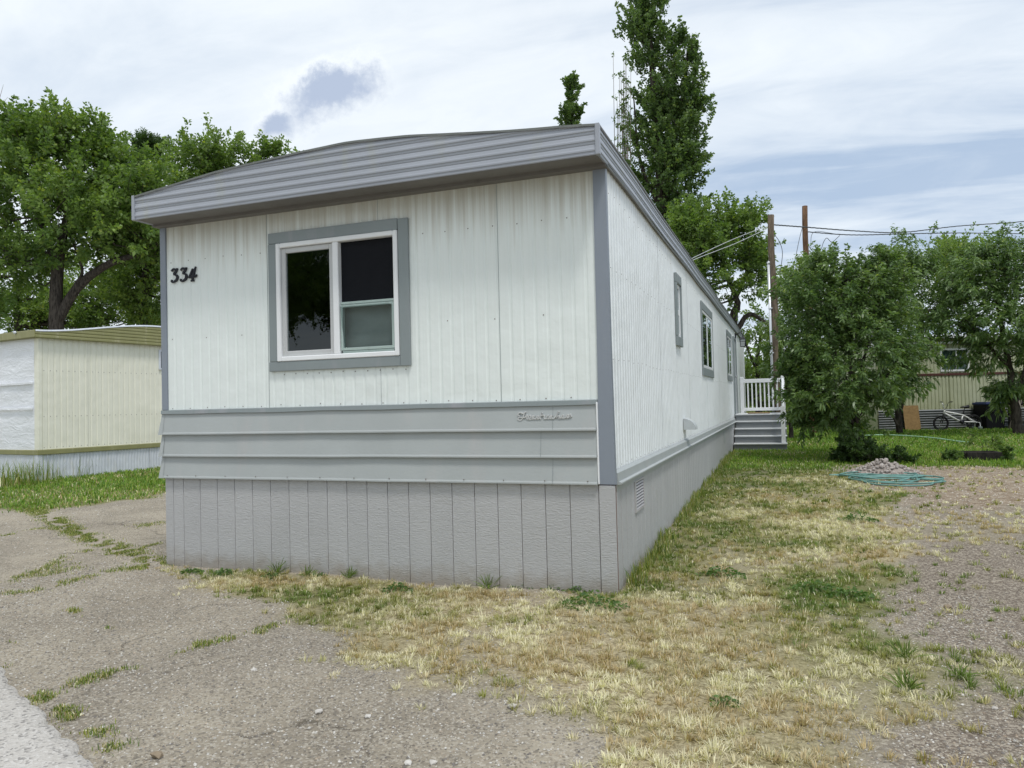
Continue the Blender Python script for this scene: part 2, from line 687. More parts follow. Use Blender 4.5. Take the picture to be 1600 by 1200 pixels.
M['osb'] = flat('osb_board', (.30, .19, .08), .85, var=.55, scale=14, bstr=.4)
M['pole'] = barkmat('pole_wood', (.20, .12, .07), (.10, .06, .04))
M['pole_grey'] = barkmat('pole_wood_grey', (.19, .15, .11), (.10, .08, .06))
M['pipe'] = flat('conduit_pipe', (.60, .62, .64), .35, .5)
M['wire'] = flat('cable', (.10, .11, .12), .6)
M['wire_light'] = flat('cable_light', (.55, .57, .58), .5)
M['hose'] = flat('hose_teal', (.13, .27, .24), .4, var=.25, scale=5)
M['hose2'] = flat('hose_pale', (.32, .52, .36), .45)
M['rock'] = stonemat('rock', (.30, .26, .23), (.46, .42, .39))
M['stone'] = stonemat('stone', (.44, .41, .37), (.60, .58, .54))
M['stone_brown'] = stonemat('stone_brown', (.25, .20, .14), (.28, .22, .16))
M['silver'] = flat('bike_silver', (.85, .85, .83), .35, .0, .6, .05)
M['rubber'] = flat('rubber', (.015, .015, .016), .8)
M['chrome'] = flat('chrome', (.45, .45, .47), .25, .9)
M['trainwheel'] = flat('training_wheel', (.16, .20, .18), .6)
M['bluelid'] = flat('blue_lid', (.012, .025, .10), .5)
M['bin'] = flat('bin_dark', (.006, .006, .008), .6, spec=.2)
M['oldwood'] = barkmat('old_wood', (.34, .30, .25), (.16, .14, .12))
M['darkwood'] = barkmat('dark_wood', (.045, .04, .035), (.02, .02, .018))
M['redwood'] = barkmat('red_wood', (.16, .075, .05), (.07, .035, .025))
M['bark'] = barkmat('bark', (.10, .085, .07), (.035, .03, .026))
M['bark_pale'] = barkmat('bark_pale', (.30, .26, .22), (.14, .12, .10))
M['leaf'] = leafmat('leaf')
M['leaf_gloss'] = leafmat('leaf_gloss', .34, .40)
M['grass'] = leafmat('grass_blade', .25, .7)
M['bed_soil'] = flat('soil', (.10, .075, .055), .95, var=.3, scale=20, bstr=.6)


def tyvek(t, out):
    v = objco(t)
    wr = t.noise(t.mapping(v, scale=(1.5, 1.5, 4)), 2.2, 5, .6, 1.2)
    wr2 = t.noise(v, 14, 4, .6, .6)
    cc = t.mix(1.0, (.82, .84, .88), t.math('MULTIPLY_ADD', t.math('SUBTRACT', wr2, .5), .16, 1.0), 'MULTIPLY')
    pbsdf(t, out, cc, .4, 0, .4, t.math('ADD', wr, t.math('MULTIPLY', wr2, .2)), .4, .05)


M['tyvek'] = material('plastic_sheet', tyvek)

# ------------------------------------------------------------------ GROUND LAYOUT
P2 = lambda L: [tuple(G(*p)[:2]) for p in L]
GRASS = P2([(252, 884), (300, 897), (345, 908), (395, 922), (430, 948), (480, 966), (540, 988), (590, 1022), (650, 1052), (700, 1064),
            (745, 1094), (800, 1106), (860, 1112), (905, 1142), (945, 1168), (965, 1200), (975, 1290), (1420, 1290), (1900, 1200),
            (1900, 735), (1600, 731), (1430, 727), (1400, 726), (1360, 722), (1310, 727), (1262, 712), (1224, 703), (1142, 704), (1000, 860), (955, 925)])
LAWN = [(-.3, 8.2), (1.95, 8.6), tuple(G(1310, 727)[:2]), tuple(G(1400, 727)[:2]), tuple(G(1600, 732)[:2]), (14, 9.3), (70, 12), (70, 60), (-.5, 60), (-.5, 12)]
GRAV_A = P2([(1365, 905), (1420, 868), (1440, 845), (1530, 848), (1900, 830), (1900, 1045), (1560, 1030), (1480, 1002), (1420, 988), (1372, 962)])
GRAV_B = P2([(1400, 1135), (1450, 1098), (1520, 1088), (1700, 1076), (1800, 1290), (1400, 1290)])
DIRT_C = P2([(1312, 727), (1345, 722), (1440, 727), (1900, 733), (1900, 780), (1560, 792), (1500, 800), (1470, 778), (1430, 806), (1412, 775), (1335, 762)])
SPARSE_A = P2([(1410, 770), (1470, 772), (1900, 775), (1900, 850), (1530, 855), (1430, 850), (1400, 880), (1390, 830)])
SPARSE_B = P2([(1470, 1000), (1600, 1030), (1900, 1045), (1900, 1090), (1600, 1090), (1440, 1110), (1400, 1060)])
NEIGH = P2([(-300, 800), (0, 792), (60, 796), (130, 791), (190, 782), (257, 772), (330, 764), (330, 690), (255, 716), (70, 748), (-300, 756)])
CRACKS = [([(30, 790), (75, 808), (130, 838), (195, 862), (256, 884)], .07, 1.0), ([(165, 868), (205, 862), (250, 850)], .03, .5),
          ([(0, 930), (60, 922), (120, 905), (180, 890)], .05, .35), ([(0, 905), (55, 895), (110, 870), (160, 858)], .04, .35), ([(40, 905), (120, 885)], .10, .35),
          ([(245, 1026), (285, 1012), (330, 1005)], .035, 1.0), ([(340, 1000), (365, 996)], .03, .8), ([(400, 990), (425, 975), (460, 962)], .03, .6),
          ([(115, 1070), (155, 1055), (205, 1047)], .035, 1.0), ([(0, 838), (75, 826), (165, 846)], .03, .3), ([(218, 822), (256, 818)], .10, .5),
          ([(195, 888), (250, 884)], .07, 1.0), ([(-10, 1010), (15, 1012)], .03, .8), ([(10, 1045), (30, 1047)], .03, .8),
          ([(60, 1085), (85, 1100), (130, 1130)], .035, .9), ([(145, 1140), (165, 1150)], .03, .8), ([(165, 1172), (195, 1168)], .03, .9), ([(110, 955), (128, 966)], .02, .6),
          ([(145, 990), (172, 982)], .02, .6)]
CRACKS = [([G(*q)[:2] for q in smooth_path(c, 5)], wd, dn) for c, wd, dn in CRACKS]
HOME_W, HOME_L = 4.27, 20.0


def grass_density(x, y):
    """0..1: how much turf grows at a place; second value how green it is"""
    nx = x + (vnoise(x, y, 2.3, 1) - .5) * .5 + (vnoise(x, y, 7, 11) - .5) * .16
    ny = y + (vnoise(x, y, 2.3, 2) - .5) * .5 + (vnoise(x, y, 7, 12) - .5) * .16
    d = inpoly(nx, ny, GRASS).astype(float)
    d *= .50 + .50 * sstep(fbm(x, y, 1.5, 3), .30, .55)
    d[inpoly(nx, ny, GRAV_A)] *= .10
    d[inpoly(nx, ny, GRAV_B)] *= .12
    d[inpoly(nx, ny, DIRT_C)] *= .16
    d[inpoly(nx, ny, SPARSE_A)] *= .30
    d[inpoly(nx, ny, SPARSE_B)] *= .45
    lawn = inpoly(nx, ny, LAWN)
    d = np.maximum(d, lawn * 1.0)
    ne = inpoly(nx, ny, NEIGH)
    d = np.maximum(d, ne * 1.0)
    house = (x > -HOME_W) & (x < 0.0) & (y > 0.0) & (y < HOME_L)
    d[house] = 0
    edge = np.exp(-np.clip(x, 0, 9) / .75) * (x > -.05) * (y > .1)          # damp strip along the skirting
    g = .40 + .60 * edge + .75 * sstep(y, 5.2, 8.8) * (1 - sstep(x, 2.2, 3.6) * (y < 8.9)) + (fbm(x, y, 1.3, 7) - .5) * 1.3
    g = g - .16 * sstep(-y, 0.4, 2.2)
    g = np.where(lawn, .95 + (fbm(x, y, .8, 9) - .5) * .7, g)
    g = np.where(ne, .80 + (fbm(x, y, .9, 5) - .5) * .6, g)
    return np.clip(d, 0, 1), np.clip(g, 0, 1)


def relief(x, y):
    near = np.exp(-((x) ** 2 + (y - 1) ** 2) / 400)
    return (fbm(x, y, .9, 21) - .5) * .05 * near + (fbm(x, y, 4.0, 25) - .5) * .016 * near


def ground_z(x, y):
    x = np.asarray(x, float)
    y = np.asarray(y, float)
    return hgt(y) + relief(x, y)


def axis(lo, hi, step, far):
    a = list(np.arange(lo, hi + 1e-6, step))
    s = step
    v = hi
    while v < far:
        s *= 1.22
        v += s
        a.append(v)
    s = step
    v = lo
    b = []
    while v > -far:
        s *= 1.22
        v -= s
        b.append(v)
    return np.array(b[::-1] + a)


xs = axis(-7, 7, .075, 900)
ys = axis(-5, 13, .075, 900)
gx, gy = np.meshgrid(xs, ys)
gx = gx.ravel()
gy = gy.ravel()
nxv, nyv = len(xs), len(ys)
ii = (np.arange(nyv - 1)[:, None] * nxv + np.arange(nxv - 1)[None, :]).ravel()
gf = np.stack([ii, ii + 1, ii + nxv + 1, ii + nxv], 1)
far_green = sstep(np.hypot(gx, gy - 5), 25, 45)
grav = np.zeros(len(gx))
dirt = np.zeros(len(gx))
gden = np.zeros(len(gx))
ggr = np.zeros(len(gx))
_r = np.random.default_rng(91)
for _k in range(8):
    ox, oy = _r.normal(0, .17, 2)
    jx, jy = gx + ox + (vnoise(gx, gy, 4, 3) - .5) * .35, gy + oy + (vnoise(gx, gy, 4, 5) - .5) * .35
    grav += np.maximum((inpoly(jx, jy, GRAV_A) | inpoly(jx, jy, GRAV_B)) * 1.0, (inpoly(jx, jy, SPARSE_A) | inpoly(jx, jy, SPARSE_B)) * .55) / 8
    dirt += inpoly(jx, jy, DIRT_C) / 8
    a_, b_ = grass_density(gx + ox * .8, gy + oy * .8)
    gden += a_ / 8
    ggr += b_ / 8
house_ = (gx > -HOME_W) & (gx < 0.0) & (gy > 0.0) & (gy < HOME_L)
gden[house_] = 0


def groundmat(t, out):
    v = worldpos(t)
    at = lambda n: t.new('ShaderNodeAttribute', attribute_name=n).outputs['Fac']
    den, gr, gv, dr = at('turf'), at('green'), at('gravel'), at('dirt')
    n_big = t.noise(v, .8, 5, .6)
    n_mid = t.noise(v, 6, 5, .65)
    vor = t.new('ShaderNodeTexVoronoi', feature='F1')
    t.put(vor.inputs['Vector'], v)
    vor.inputs['Scale'].default_value = 85
    vor2 = t.new('ShaderNodeTexVoronoi', feature='F1')
    t.put(vor2.inputs['Vector'], v)
    vor2.inputs['Scale'].default_value = 38
    n_fine = t.noise(v, 150, 3, .7)
    # worn drive: pale dusty grit over old asphalt
    drive = t.mix(t.ramp(n_big, .34, .66), (.258, .226, .177), (.365, .322, .252))
    drive = t.mix(t.math('MULTIPLY', t.ramp(n_mid, .50, .72), .38), drive, (.19, .168, .135))
    ed = t.new('ShaderNodeTexVoronoi', feature='DISTANCE_TO_EDGE')
    dn = t.new('ShaderNodeTexNoise')
    t.put(dn.inputs['Vector'], v)
    dn.inputs['Scale'].default_value = 2.2
    dn.inputs['Detail'].default_value = 6
    t.put(ed.inputs['Vector'], t.vmath('ADD', v, t.mapping(dn.outputs['Color'], scale=(.55, .55, 0))))
    ed.inputs['Scale'].default_value = .62
    crack = t.math('MULTIPLY', t.ramp(ed.outputs[0], .010, .002), t.ramp(t.noise(v, 1.3, 3), .42, .6))
    drive = t.mix(t.math('MULTIPLY', crack, .75), drive, (.085, .072, .055))
    blot = t.ramp(t.noise(t.mapping(v, scale=(1, 1, 1), loc=(5, 1, 0)), .42, 6, .62), .50, .72)
    drive = t.mix(t.math('MULTIPLY', blot, .40), drive, (.175, .155, .130))
    chip = t.new('ShaderNodeSeparateColor')
    t.l.new(vor.outputs['Color'], chip.inputs[0])
    drive = t.mix(t.math('MULTIPLY', t.ramp(chip.outputs[0], .55, 1.0), .55), drive, (.50, .46, .39))
    drive = t.mix(t.math('MULTIPLY', t.ramp(chip.outputs[1], .66, 1.0), .62), drive, (.10, .088, .074))
    gravel = t.mix(t.ramp(chip.outputs[0], .25, .95), (.145, .118, .093), (.35, .305, .245))
    base = t.mix(gv, drive, gravel)
    dirtc = t.mix(t.ramp(t.noise(v, 11, 6, .7), .36, .64), (.19, .135, .085), (.37, .305, .23))
    base = t.mix(t.math('MULTIPLY', dr, .85), base, dirtc)
    thatch = t.mix(t.ramp(t.noise(v, 40, 4, .7), .3, .7), (.20, .16, .095), (.50, .43, .28))
    soil_g = t.mix(t.ramp(n_mid, .3, .7), (.075, .095, .022), (.14, .15, .04))
    turf = t.mix(gr, thatch, soil_g)
    base = t.mix(t.ramp(den, .10, .75), base, turf)
    hh = t.math('ADD', t.math('MULTIPLY', vor.outputs[0], -.6), t.math('MULTIPLY', n_fine, .35))
    hh = t.math('ADD', hh, t.math('MULTIPLY', n_mid, .8))
    pbsdf(t, out, base, .93, 0, .15, hh, .75, .012)


M['ground'] = material('ground_surface', groundmat)
V = np.stack([gx, gy, ground_z(gx, gy)], 1)
me = np_mesh('ground', V, gf, M['ground'], smooth=True, attrs={'turf': np.maximum(gden, far_green), 'green': np.maximum(ggr, far_green * .8), 'gravel': grav * (1 - gden * .5), 'dirt': dirt})
ground = link(bpy.data.objects.new('ground', me))
ground['kind'] = 'structure'


def roadmat(t, out):
    v = worldpos(t)
    vor = t.new('ShaderNodeTexVoronoi', feature='F1')
    t.put(vor.inputs['Vector'], v)
    vor.inputs['Scale'].default_value = 80
    c = t.new('ShaderNodeSeparateColor')
    t.l.new(vor.outputs['Color'], c.inputs[0])
    b = t.mix(t.ramp(t.noise(v, 1.3, 5, .6), .3, .7), (.43, .405, .37), (.50, .475, .44))
    b = t.mix(t.math('MULTIPLY', t.ramp(c.outputs[0], .6, 1), .6), b, (.60, .58, .55))
    b = t.mix(t.math('MULTIPLY', t.ramp(c.outputs[1], .72, 1), .8), b, (.20, .19, .18))
    pbsdf(t, out, b, .9, 0, .2, t.math('ADD', vor.outputs[0], t.noise(v, 90, 3)), .5, .008)


M['road'] = material('road_asphalt', roadmat)
ra, rb = G(0, 1045)[:2], G(160, 1200)[:2]
rd = (rb - ra) / np.linalg.norm(rb - ra)
rn = np.array([rd[1], -rd[0]])
if rn[1] > 0:
    rn = -rn
ts = np.concatenate([np.arange(-60, -4, 1.0), np.arange(-4, 6, .04), np.arange(6, 60, 1.0)])
ws = [0, .03, .1, .5, 1.5, 3.5, 5.5, 6.5]
RV = []
for t_ in ts:
    wob_ = (float(fbm(np.array([t_]), np.array([0.]), 4, 31)[0]) - .5) * .14 + (float(fbm(np.array([t_]), np.array([5.]), 22, 33)[0]) - .5) * .06
    for k, w_ in enumerate(ws):
        q = ra + rd * t_ + rn * (w_ + (wob_ if k < 4 else 0))
        z_ = float(hgt(q[1])) + float(relief(q[0], q[1])) + (.004 if k == 0 else .022 if k == 1 else .028)
        if k == 0:
            z_ -= .03
        RV.append((q[0], q[1], z_))
nw = len(ws)
ii = (np.arange(len(ts) - 1)[:, None] * nw + np.arange(nw - 1)[None, :]).ravel()
RF = np.stack([ii, ii + 1, ii + nw + 1, ii + nw], 1)
road = link(bpy.data.objects.new('road', np_mesh('road', np.array(RV), RF[:, ::-1], M['road'], smooth=True)))
road['kind'] = 'structure'

# ------------------------------------------------------------------ MOBILE HOME
TILT = 0.0052
home = empty('mobile_home', (0, 0, 0), (TILT, 0, 0), 'white and grey single-wide mobile home numbered 334 with grey skirting', 'mobile home')
ZS, ZB, ZT, ZF0, ZF1 = .81, 1.445, 3.175, 3.192, 3.391
OH, OHS = .293, .03
ZSW = .905


def rib_sheet(u0, u1, z0, z1, holes=(), pitch=.1016, depth=.007, phase=0.0, groove=.016):
    """vertical ribbed sheet in (u, z); returns V (u, d, z) with d = depth behind the face, and faces"""
    us = [(u0, 0.0), (u1, 0.0)]
    k = math.floor((u0 - phase) / pitch) - 1
    while phase + k * pitch < u1 + pitch:
        c = phase + k * pitch
        for du_, dd in ((-groove, 0.0), (-groove * .35, depth), (groove * .35, depth), (groove, 0.0)):
            if u0 + 1e-4 < c + du_ < u1 - 1e-4:
                us.append((c + du_, dd))
        k += 1
    for (a, b, c, d_) in holes:
        for e in (a, b):
            if u0 < e < u1:
                us.append((e, 0.0))
    us = sorted(us)
    mb = MB()
    for (a, da), (b, db) in zip(us[:-1], us[1:]):
        if b - a < 1e-5:
            continue
        mid = (a + b) / 2
        iv = [(z0, z1)]
        for (h0, h1, hz0, hz1) in holes:
            if h0 <= mid <= h1:
                iv = [(z0, hz0), (hz1, z1)]
        for (p, q) in iv:
            mb.add([(a, da, p), (b, db, p), (b, db, q), (a, da, q)], [(0, 1, 2, 3)])
    return mb


def to_front(mb, y=0.0, sgn=1):
    mb.v = [(u, y + sgn * d, z) for (u, d, z) in mb.v]
    return mb


def to_side(mb, x=0.0, sgn=-1):
    mb.v = [(x + sgn * d, u, z) for (u, d, z) in mb.v]
    return mb


# the front window opening (outer frame) in (x, z)
WIN = (-2.955, -1.745, 1.845, 2.885)
seams = [-4.27, -3.065, -1.935, -.865, -.06]
for k in range(4):
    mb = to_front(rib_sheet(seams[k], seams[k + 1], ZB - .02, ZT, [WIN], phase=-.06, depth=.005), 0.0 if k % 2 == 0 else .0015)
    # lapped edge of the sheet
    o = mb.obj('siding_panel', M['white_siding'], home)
    for (za, zb9) in ([(ZB - .02, ZT)] if k != 1 else [(ZB - .02, 1.75), (2.98, ZT)]):
        if k < 3:
            MB().box(seams[k + 1] - .0011, seams[k + 1] + .0011, -.002, .004, za, zb9).obj('seam', M['trim'], o)
# right side wall, sheets 1.2 m wide
SIDEWIN = [(3.66, 4.02, 2.19, 2.84), (6.66, 8.40, 1.92, 2.85), (12.12, 13.55, 1.94, 2.86)]
DOOR = (14.1, 15.02, .92, 2.98)
ysid = list(np.arange(0.01, HOME_L - .3, 1.22)) + [HOME_L]
for k in range(len(ysid) - 1):
    zr = [(ZSW, ZF0 - .004)]
    for hl in SIDEWIN + [DOOR]:
        if hl[0] <= ysid[k] and hl[1] >= ysid[k + 1]:
            zr = [(ZSW, hl[2]), (hl[3], ZF0 - .004)]
    for (za, zb9) in zr:
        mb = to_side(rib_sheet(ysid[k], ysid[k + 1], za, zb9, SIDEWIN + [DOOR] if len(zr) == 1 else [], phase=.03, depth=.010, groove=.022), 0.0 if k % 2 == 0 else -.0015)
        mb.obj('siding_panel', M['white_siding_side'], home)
# left and rear walls
for k in range(len(ysid) - 1):
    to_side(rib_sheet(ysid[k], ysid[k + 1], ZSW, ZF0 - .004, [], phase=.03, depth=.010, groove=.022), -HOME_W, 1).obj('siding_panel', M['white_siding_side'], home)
for k in range(4):
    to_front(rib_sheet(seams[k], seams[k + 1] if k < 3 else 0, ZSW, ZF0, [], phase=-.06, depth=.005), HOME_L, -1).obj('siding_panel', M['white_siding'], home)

# corner trims (bent sheet, wider towards the belt)
mb = MB()
prof = [(ZT + .02, -.085, .012), (1.9, -.088, .014), (ZB, -.092, .018), (ZS + .004, -.098, .024)]
Vc = []
for (z, xl, xr) in prof:
    Vc += [(xl, .004, z), (xl, -.014, z), (xr, -.014, z), (xr, .035, z), (xr - .012, .036, z)]
Fc_ = []
for i in range(3):
    for j in range(4):
        a = i * 5 + j
        Fc_.append((a, a + 1, a + 6, a + 5))
mb.add(Vc, Fc_)
mb.obj('corner_trim', M['corner'], home)
mb = MB()
mb.bbox(-HOME_W - .012, -HOME_W + .055, -.014, .04, ZB, ZT + .01, .004)
mb.obj('corner_trim', M['corner'], home)
MB().bbox(-.106, -.094, -.030, .0, ZS + .006, ZB - .02, .003).obj('corner_channel', M['vinyl'], home)

# belt: three lapped boards flared at the foot, and a cap
zb_ = [1.405, 1.215, 1.012, .812]
for k in range(3):
    z1, z0 = zb_[k], zb_[k + 1]
    xsb = np.linspace(-HOME_W - .012, -.108, 60)
    Vb, Fb = [], []
    pf = [(.002, z1 + .012), (-.010, z1), (-.034, z0 + .022), (-.040, z0 + .010), (-.040, z0), (-.010, z0 + .001)]
    for x in xsb:
        wv = (float(fbm(np.array([x]), np.array([k * 9.]), 1.7, 41)[0]) - .5) * .008
        for (y, z) in pf:
            Vb.append((x, y + wv * (1 if z < z1 else 0), z + wv * .5))
    n_ = len(pf)
    for i in range(len(xsb) - 1):
        for j in range(n_ - 1):
            a = i * n_ + j
            Fb.append((a, a + 1, a + n_ + 1, a + n_))
    Fb.append(tuple(range(n_)))
    Fb.append(tuple((len(xsb) - 1) * n_ + j for j in range(n_)))
    bo = MB().add(Vb, Fb).obj('belt_board', M['belt'], home)
    xj = (-.445, -.545, -.455)[k]
    MB().add([(xj, -.0115, z1 - .004), (xj + .003, -.0115, z1 - .004), (xj + .003, -.0420, z0 + .004), (xj, -.0420, z0 + .004)], [(0, 1, 2, 3)]).obj('joint', M['trim'], bo)
# cap over the belt, slightly wavy
Vb, Fb = [], []
xsb = np.linspace(-HOME_W - .014, -.100, 60)
for x in xsb:
    wv = (float(fbm(np.array([x]), np.array([3.]), 2.1, 44)[0]) - .5) * .010
    for (y, z) in ((-.001, ZB), (-.022, ZB - .004), (-.026, ZB - .038 + wv), (-.006, ZB - .042 + wv)):
        Vb.append((x, y, z))
for i in range(59):
    for j in range(3):
        a = i * 4 + j
        Fb.append((a, a + 1, a + 5, a + 4))
Fb += [(0, 1, 2, 3), (236, 237, 238, 239)]
MB().add(Vb, Fb).obj('belt_cap', M['trim'], home)
# flared end pieces on the left
for k in range(3):
    z1, z0 = zb_[k], zb_[k + 1]
    MB().add([(-HOME_W - .014, .03, z1), (-HOME_W - .014, -.010, z1), (-HOME_W - .034, -.042, z0), (-HOME_W - .034, .03, z0),
              (-HOME_W + .02, -.0125, z1), (-HOME_W + .02, -.0425, z0)], [(0, 1, 2, 3), (1, 4, 5, 2)]).obj('belt_end', M['belt'], home)

# flashing along the side
MB().add([(.004, .036, ZSW + .01), (.004, HOME_L, ZSW + .01), (.030, HOME_L, ZSW - .012), (.030, .036, ZSW - .012),
          (.036, .036, ZSW - .075), (.036, HOME_L, ZSW - .075), (.060, HOME_L, ZSW - .082), (.060, .036, ZSW - .082),
          (.060, .036, ZSW - .094), (.060, HOME_L, ZSW - .094), (.022, HOME_L, ZSW - .100), (.022, .036, ZSW - .100), (.022, .036, ZSW - .15), (.022, HOME_L, ZSW - .15)],
         [(0, 1, 2, 3), (3, 2, 5, 4), (4, 5, 6, 7), (7, 6, 9, 8), (8, 9, 10, 11), (11, 10, 13, 12), (0, 3, 4, 7, 8, 11, 12)]).obj('side_flashing', M['belt'], home)

# skirting: each board its own piece
pitchb = .1955
xg = [-4.262, -4.165, -4.045]
while xg[-1] + pitchb < -.20:
    xg.append(xg[-1] + pitchb)
xg += [-.108]
for a, b in zip(xg[:-1], xg[1:]):
    MB().bbox(a + .002, b - .002, -.004, .016, -.06, ZS + .002, .003).obj('skirt_board', M['skirt'], home)
MB().box(-4.26, -.02, .006, .03, -.06, ZS).obj('skirt_backing', M['groove'], home)
MB().bbox(-.105, .016, -.012, .016, -.08, ZS - .004, .004).obj('skirt_corner_board', M['skirt'], home)
yg = [.03, .19]
while yg[-1] + pitchb < HOME_L:
    yg.append(yg[-1] + pitchb)
for a, b in zip(yg[:-1], yg[1:]):
    zlo = float(hgt(a)) - TILT * a - .12
    MB().bbox(.0, .0195, a + .0065, b - .0065, zlo, ZSW - .098, .004).obj('skirt_board', M['skirt'], home)
MB().box(-.02, .0165, .02, HOME_L, -.06, ZSW - .1).obj('skirt_backing', M['groove'], home)
MB().box(-HOME_W, -HOME_W + .02, .02, HOME_L, -.06, ZSW).obj('skirt_side_sheet', M['skirt'], home)
MB().box(-HOME_W, 0, HOME_L - .02, HOME_L, -.06, ZSW).obj('skirt_end_sheet', M['skirt'], home)
# louvred vent in the side skirting
vt = MB()
vt.box(.0195, .032, .70, .725, .50, .76).box(.0195, .032, 1.085, 1.11, .50, .76).box(.0195, .032, .725, 1.085, .50, .515).box(.0195, .032, .725, 1.085, .745, .76)
vo = vt.obj('skirt_vent', M['vent'], home)
MB().box(.0195, .021, .725, 1.085, .515, .745).obj('vent_dark_backing', M['dark_sheet'], vo)  # dark backing, painted shade for the gaps between louvres
for k in range(9):
    z = .520 + k * .0252
    MB().add([(.0215, .727, z + .013), (.031, .727, z), (.031, 1.083, z), (.0215, 1.083, z + .013)], [(0, 1, 2, 3)]).obj('louvre', M['vent'], vo)
for (yv, zv) in ((10.2, .64),):
    MB().bbox(.0195, .024, yv, yv + .4, zv - .13, zv + .1, .003).obj('skirt_patch', M['belt'], home)

# screws
mb = MB()
def dot(mb, x, y, z, r=.0055, ax='y'):
    c = 6
    if ax == 'y':
        V_ = [(x + r * math.cos(i * math.pi / 3), y, z + r * math.sin(i * math.pi / 3)) for i in range(c)] + [(x, y - .004, z)]
    else:
        V_ = [(x, y + r * math.cos(i * math.pi / 3), z + r * math.sin(i * math.pi / 3)) for i in range(c)] + [(x + .004, y, z)]
    mb.add(V_, [(i, (i + 1) % c, c) for i in range(c)])
for z, st_ in ((ZB + .018, .2032), (2.83, .2032), (2.10, .4064)):
    x = -4.16
    while x < -.12:
        if not (WIN[0] - .12 < x < WIN[1] + .12 and WIN[2] - .15 < z < WIN[3] + .15):
            dot(mb, x + random.uniform(-.006, .006), -.001, z + random.uniform(-.008, .008))
        x += st_
x = -2.9
while x < -1.6:
    dot(mb, x, -.001, 1.735 + random.uniform(-.004, .004))
    x += .12
x = -4.2
while x < -.12:
    dot(mb, x, -.0405, ZS + .028, .006)
    x += .335
mb.obj('screws', M['screw'], home, kind='stuff')
mb = MB()
for z in (ZSW + .03, 1.75, 2.45, 3.02):
    y = .12
    while y < HOME_L - .3:
        if not any(a - .1 < y < b + .1 and c_ - .2 < z < d_ + .2 for a, b, c_, d_ in SIDEWIN + [DOOR]):
            dot(mb, .001, y, z + random.uniform(-.01, .01), .0055, 'x')
        y += .2032
mb.obj('screws', M['screw'], home, kind='stuff')

# ---- roof, fascia, soffit
arc_px = [(213, 308.5), (280, 288), (344, 268.5), (459, 242), (545, 223.5), (640, 213.5), (720, 210), (797, 206), (870, 200), (933, 194.5)]
arc = np.array([FY(x, y, -OH)[[0, 2]] for x, y in arc_px])
arc[0, 0] = -HOME_W - OHS
arc[-1, 0] = OHS
arc[0, 1] = arc[-1, 1] = ZF1
def roof_z(x):
    return np.interp(x, arc[:, 0], arc[:, 1])
axx = np.linspace(arc[0, 0], arc[-1, 0], 97)
azz = roof_z(axx)
for _ in range(4):
    azz[1:-1] = .25 * azz[:-2] + .5 * azz[1:-1] + .25 * azz[2:]
azz[0] = azz[-1] = ZF1
# ribbed sheet fascia: bumps run level, top cut to the bow of the roof
lev = []
z = ZF0
per = .0715
while z < azz.max() + .01:
    for dz, dy in ((0, 0.0), (.012, 0.0), (.019, -.006), (.030, -.006), (.040, -.002), (.058, .0015), (.064, .004), (.0685, .001)):
        lev.append((z + dz, dy))
    z += per
def fascia_sheet(cx, cz, mapf, name):
    V_, F_ = [], []
    n_ = len(lev)
    L0 = [(ZF0 - .002, .022), (ZF0 - .012, .0), (ZF0 - .004, -.004)] + lev
    n_ = len(L0)
    for x, zt in zip(cx, cz):
        for (zl, dy) in L0:
            V_.append(mapf(x, min(zl, zt), dy))
    for i in range(len(cx) - 1):
        zt = max(cz[i], cz[i + 1])
        for j in range(n_ - 1):
            if L0[j][0] < zt:
                a = i * n_ + j
                F_.append((a, a + n_, a + n_ + 1, a + 1))
    return MB().add(V_, F_).obj(name, M['fascia'], home)
fascia_sheet(axx, azz, lambda x, z, d: (x, -OH + d, z), 'front_fascia')
yys = np.concatenate([[-OH + .004], np.arange(.4, HOME_L + .1, .6), [HOME_L + .12]])
sag = lambda y: -.05 * float(sstep(np.array(y), HOME_L - 1.6, HOME_L)) + .006 * math.sin(y * 1.7)
def sidemap(x, sg):
    return lambda y, z, d: (x - sg * d, y, z + sag(y))
fascia_sheet(yys, np.full(len(yys), ZF1), sidemap(OHS, 1), 'side_fascia')
fascia_sheet(yys, np.full(len(yys), ZF1), sidemap(-HOME_W - OHS, -1), 'side_fascia')
fascia_sheet(axx, azz, lambda x, z, d: (x, HOME_L + .12 - d, z), 'rear_fascia')
# roof skin
RVs, RFs = [], []
yr = np.concatenate([[-OH], np.arange(.6, HOME_L, 1.2), [HOME_L + .12]])
for y in yr:
    for x, z in zip(axx, azz):
        e = min(1, (x - axx[0]) / .5, (axx[-1] - x) / .5)
        RVs.append((x, y, z + .001 + sag(y) * (1 - e)))
n_ = len(axx)
for i in range(len(yr) - 1):
    for j in range(n_ - 1):
        a = i * n_ + j
        RFs.append((a, a + 1, a + n_ + 1, a + n_))
roof = MB().add(RVs, RFs, True).obj('roof', M['roof'], home)
# edge strip over the front
Ve, Fe = [], []
for x, z in zip(axx, azz):
    wv = (float(fbm(np.array([x]), np.array([1.]), 3, 51)[0]) - .5) * .006
    for (y, dz) in ((-OH - .012, -.010 + wv), (-OH - .013, .006 + wv), (-OH + .03, .008)):
        Ve.append((x, y, z + dz))
for i in range(n_ - 1):
    for j in range(2):
        a = i * 3 + j
        Fe.append((a, a + 1, a + 4, a + 3))
MB().add(Ve, Fe).obj('roof_edge_strip', M['edge'], roof)
mb = MB()
mb.tube([(OHS + .004, y, ZF1 + .004 + sag(y)) for y in yys], .010, 5)
mb.obj('roof_edge_strip', M['fascia'], roof)
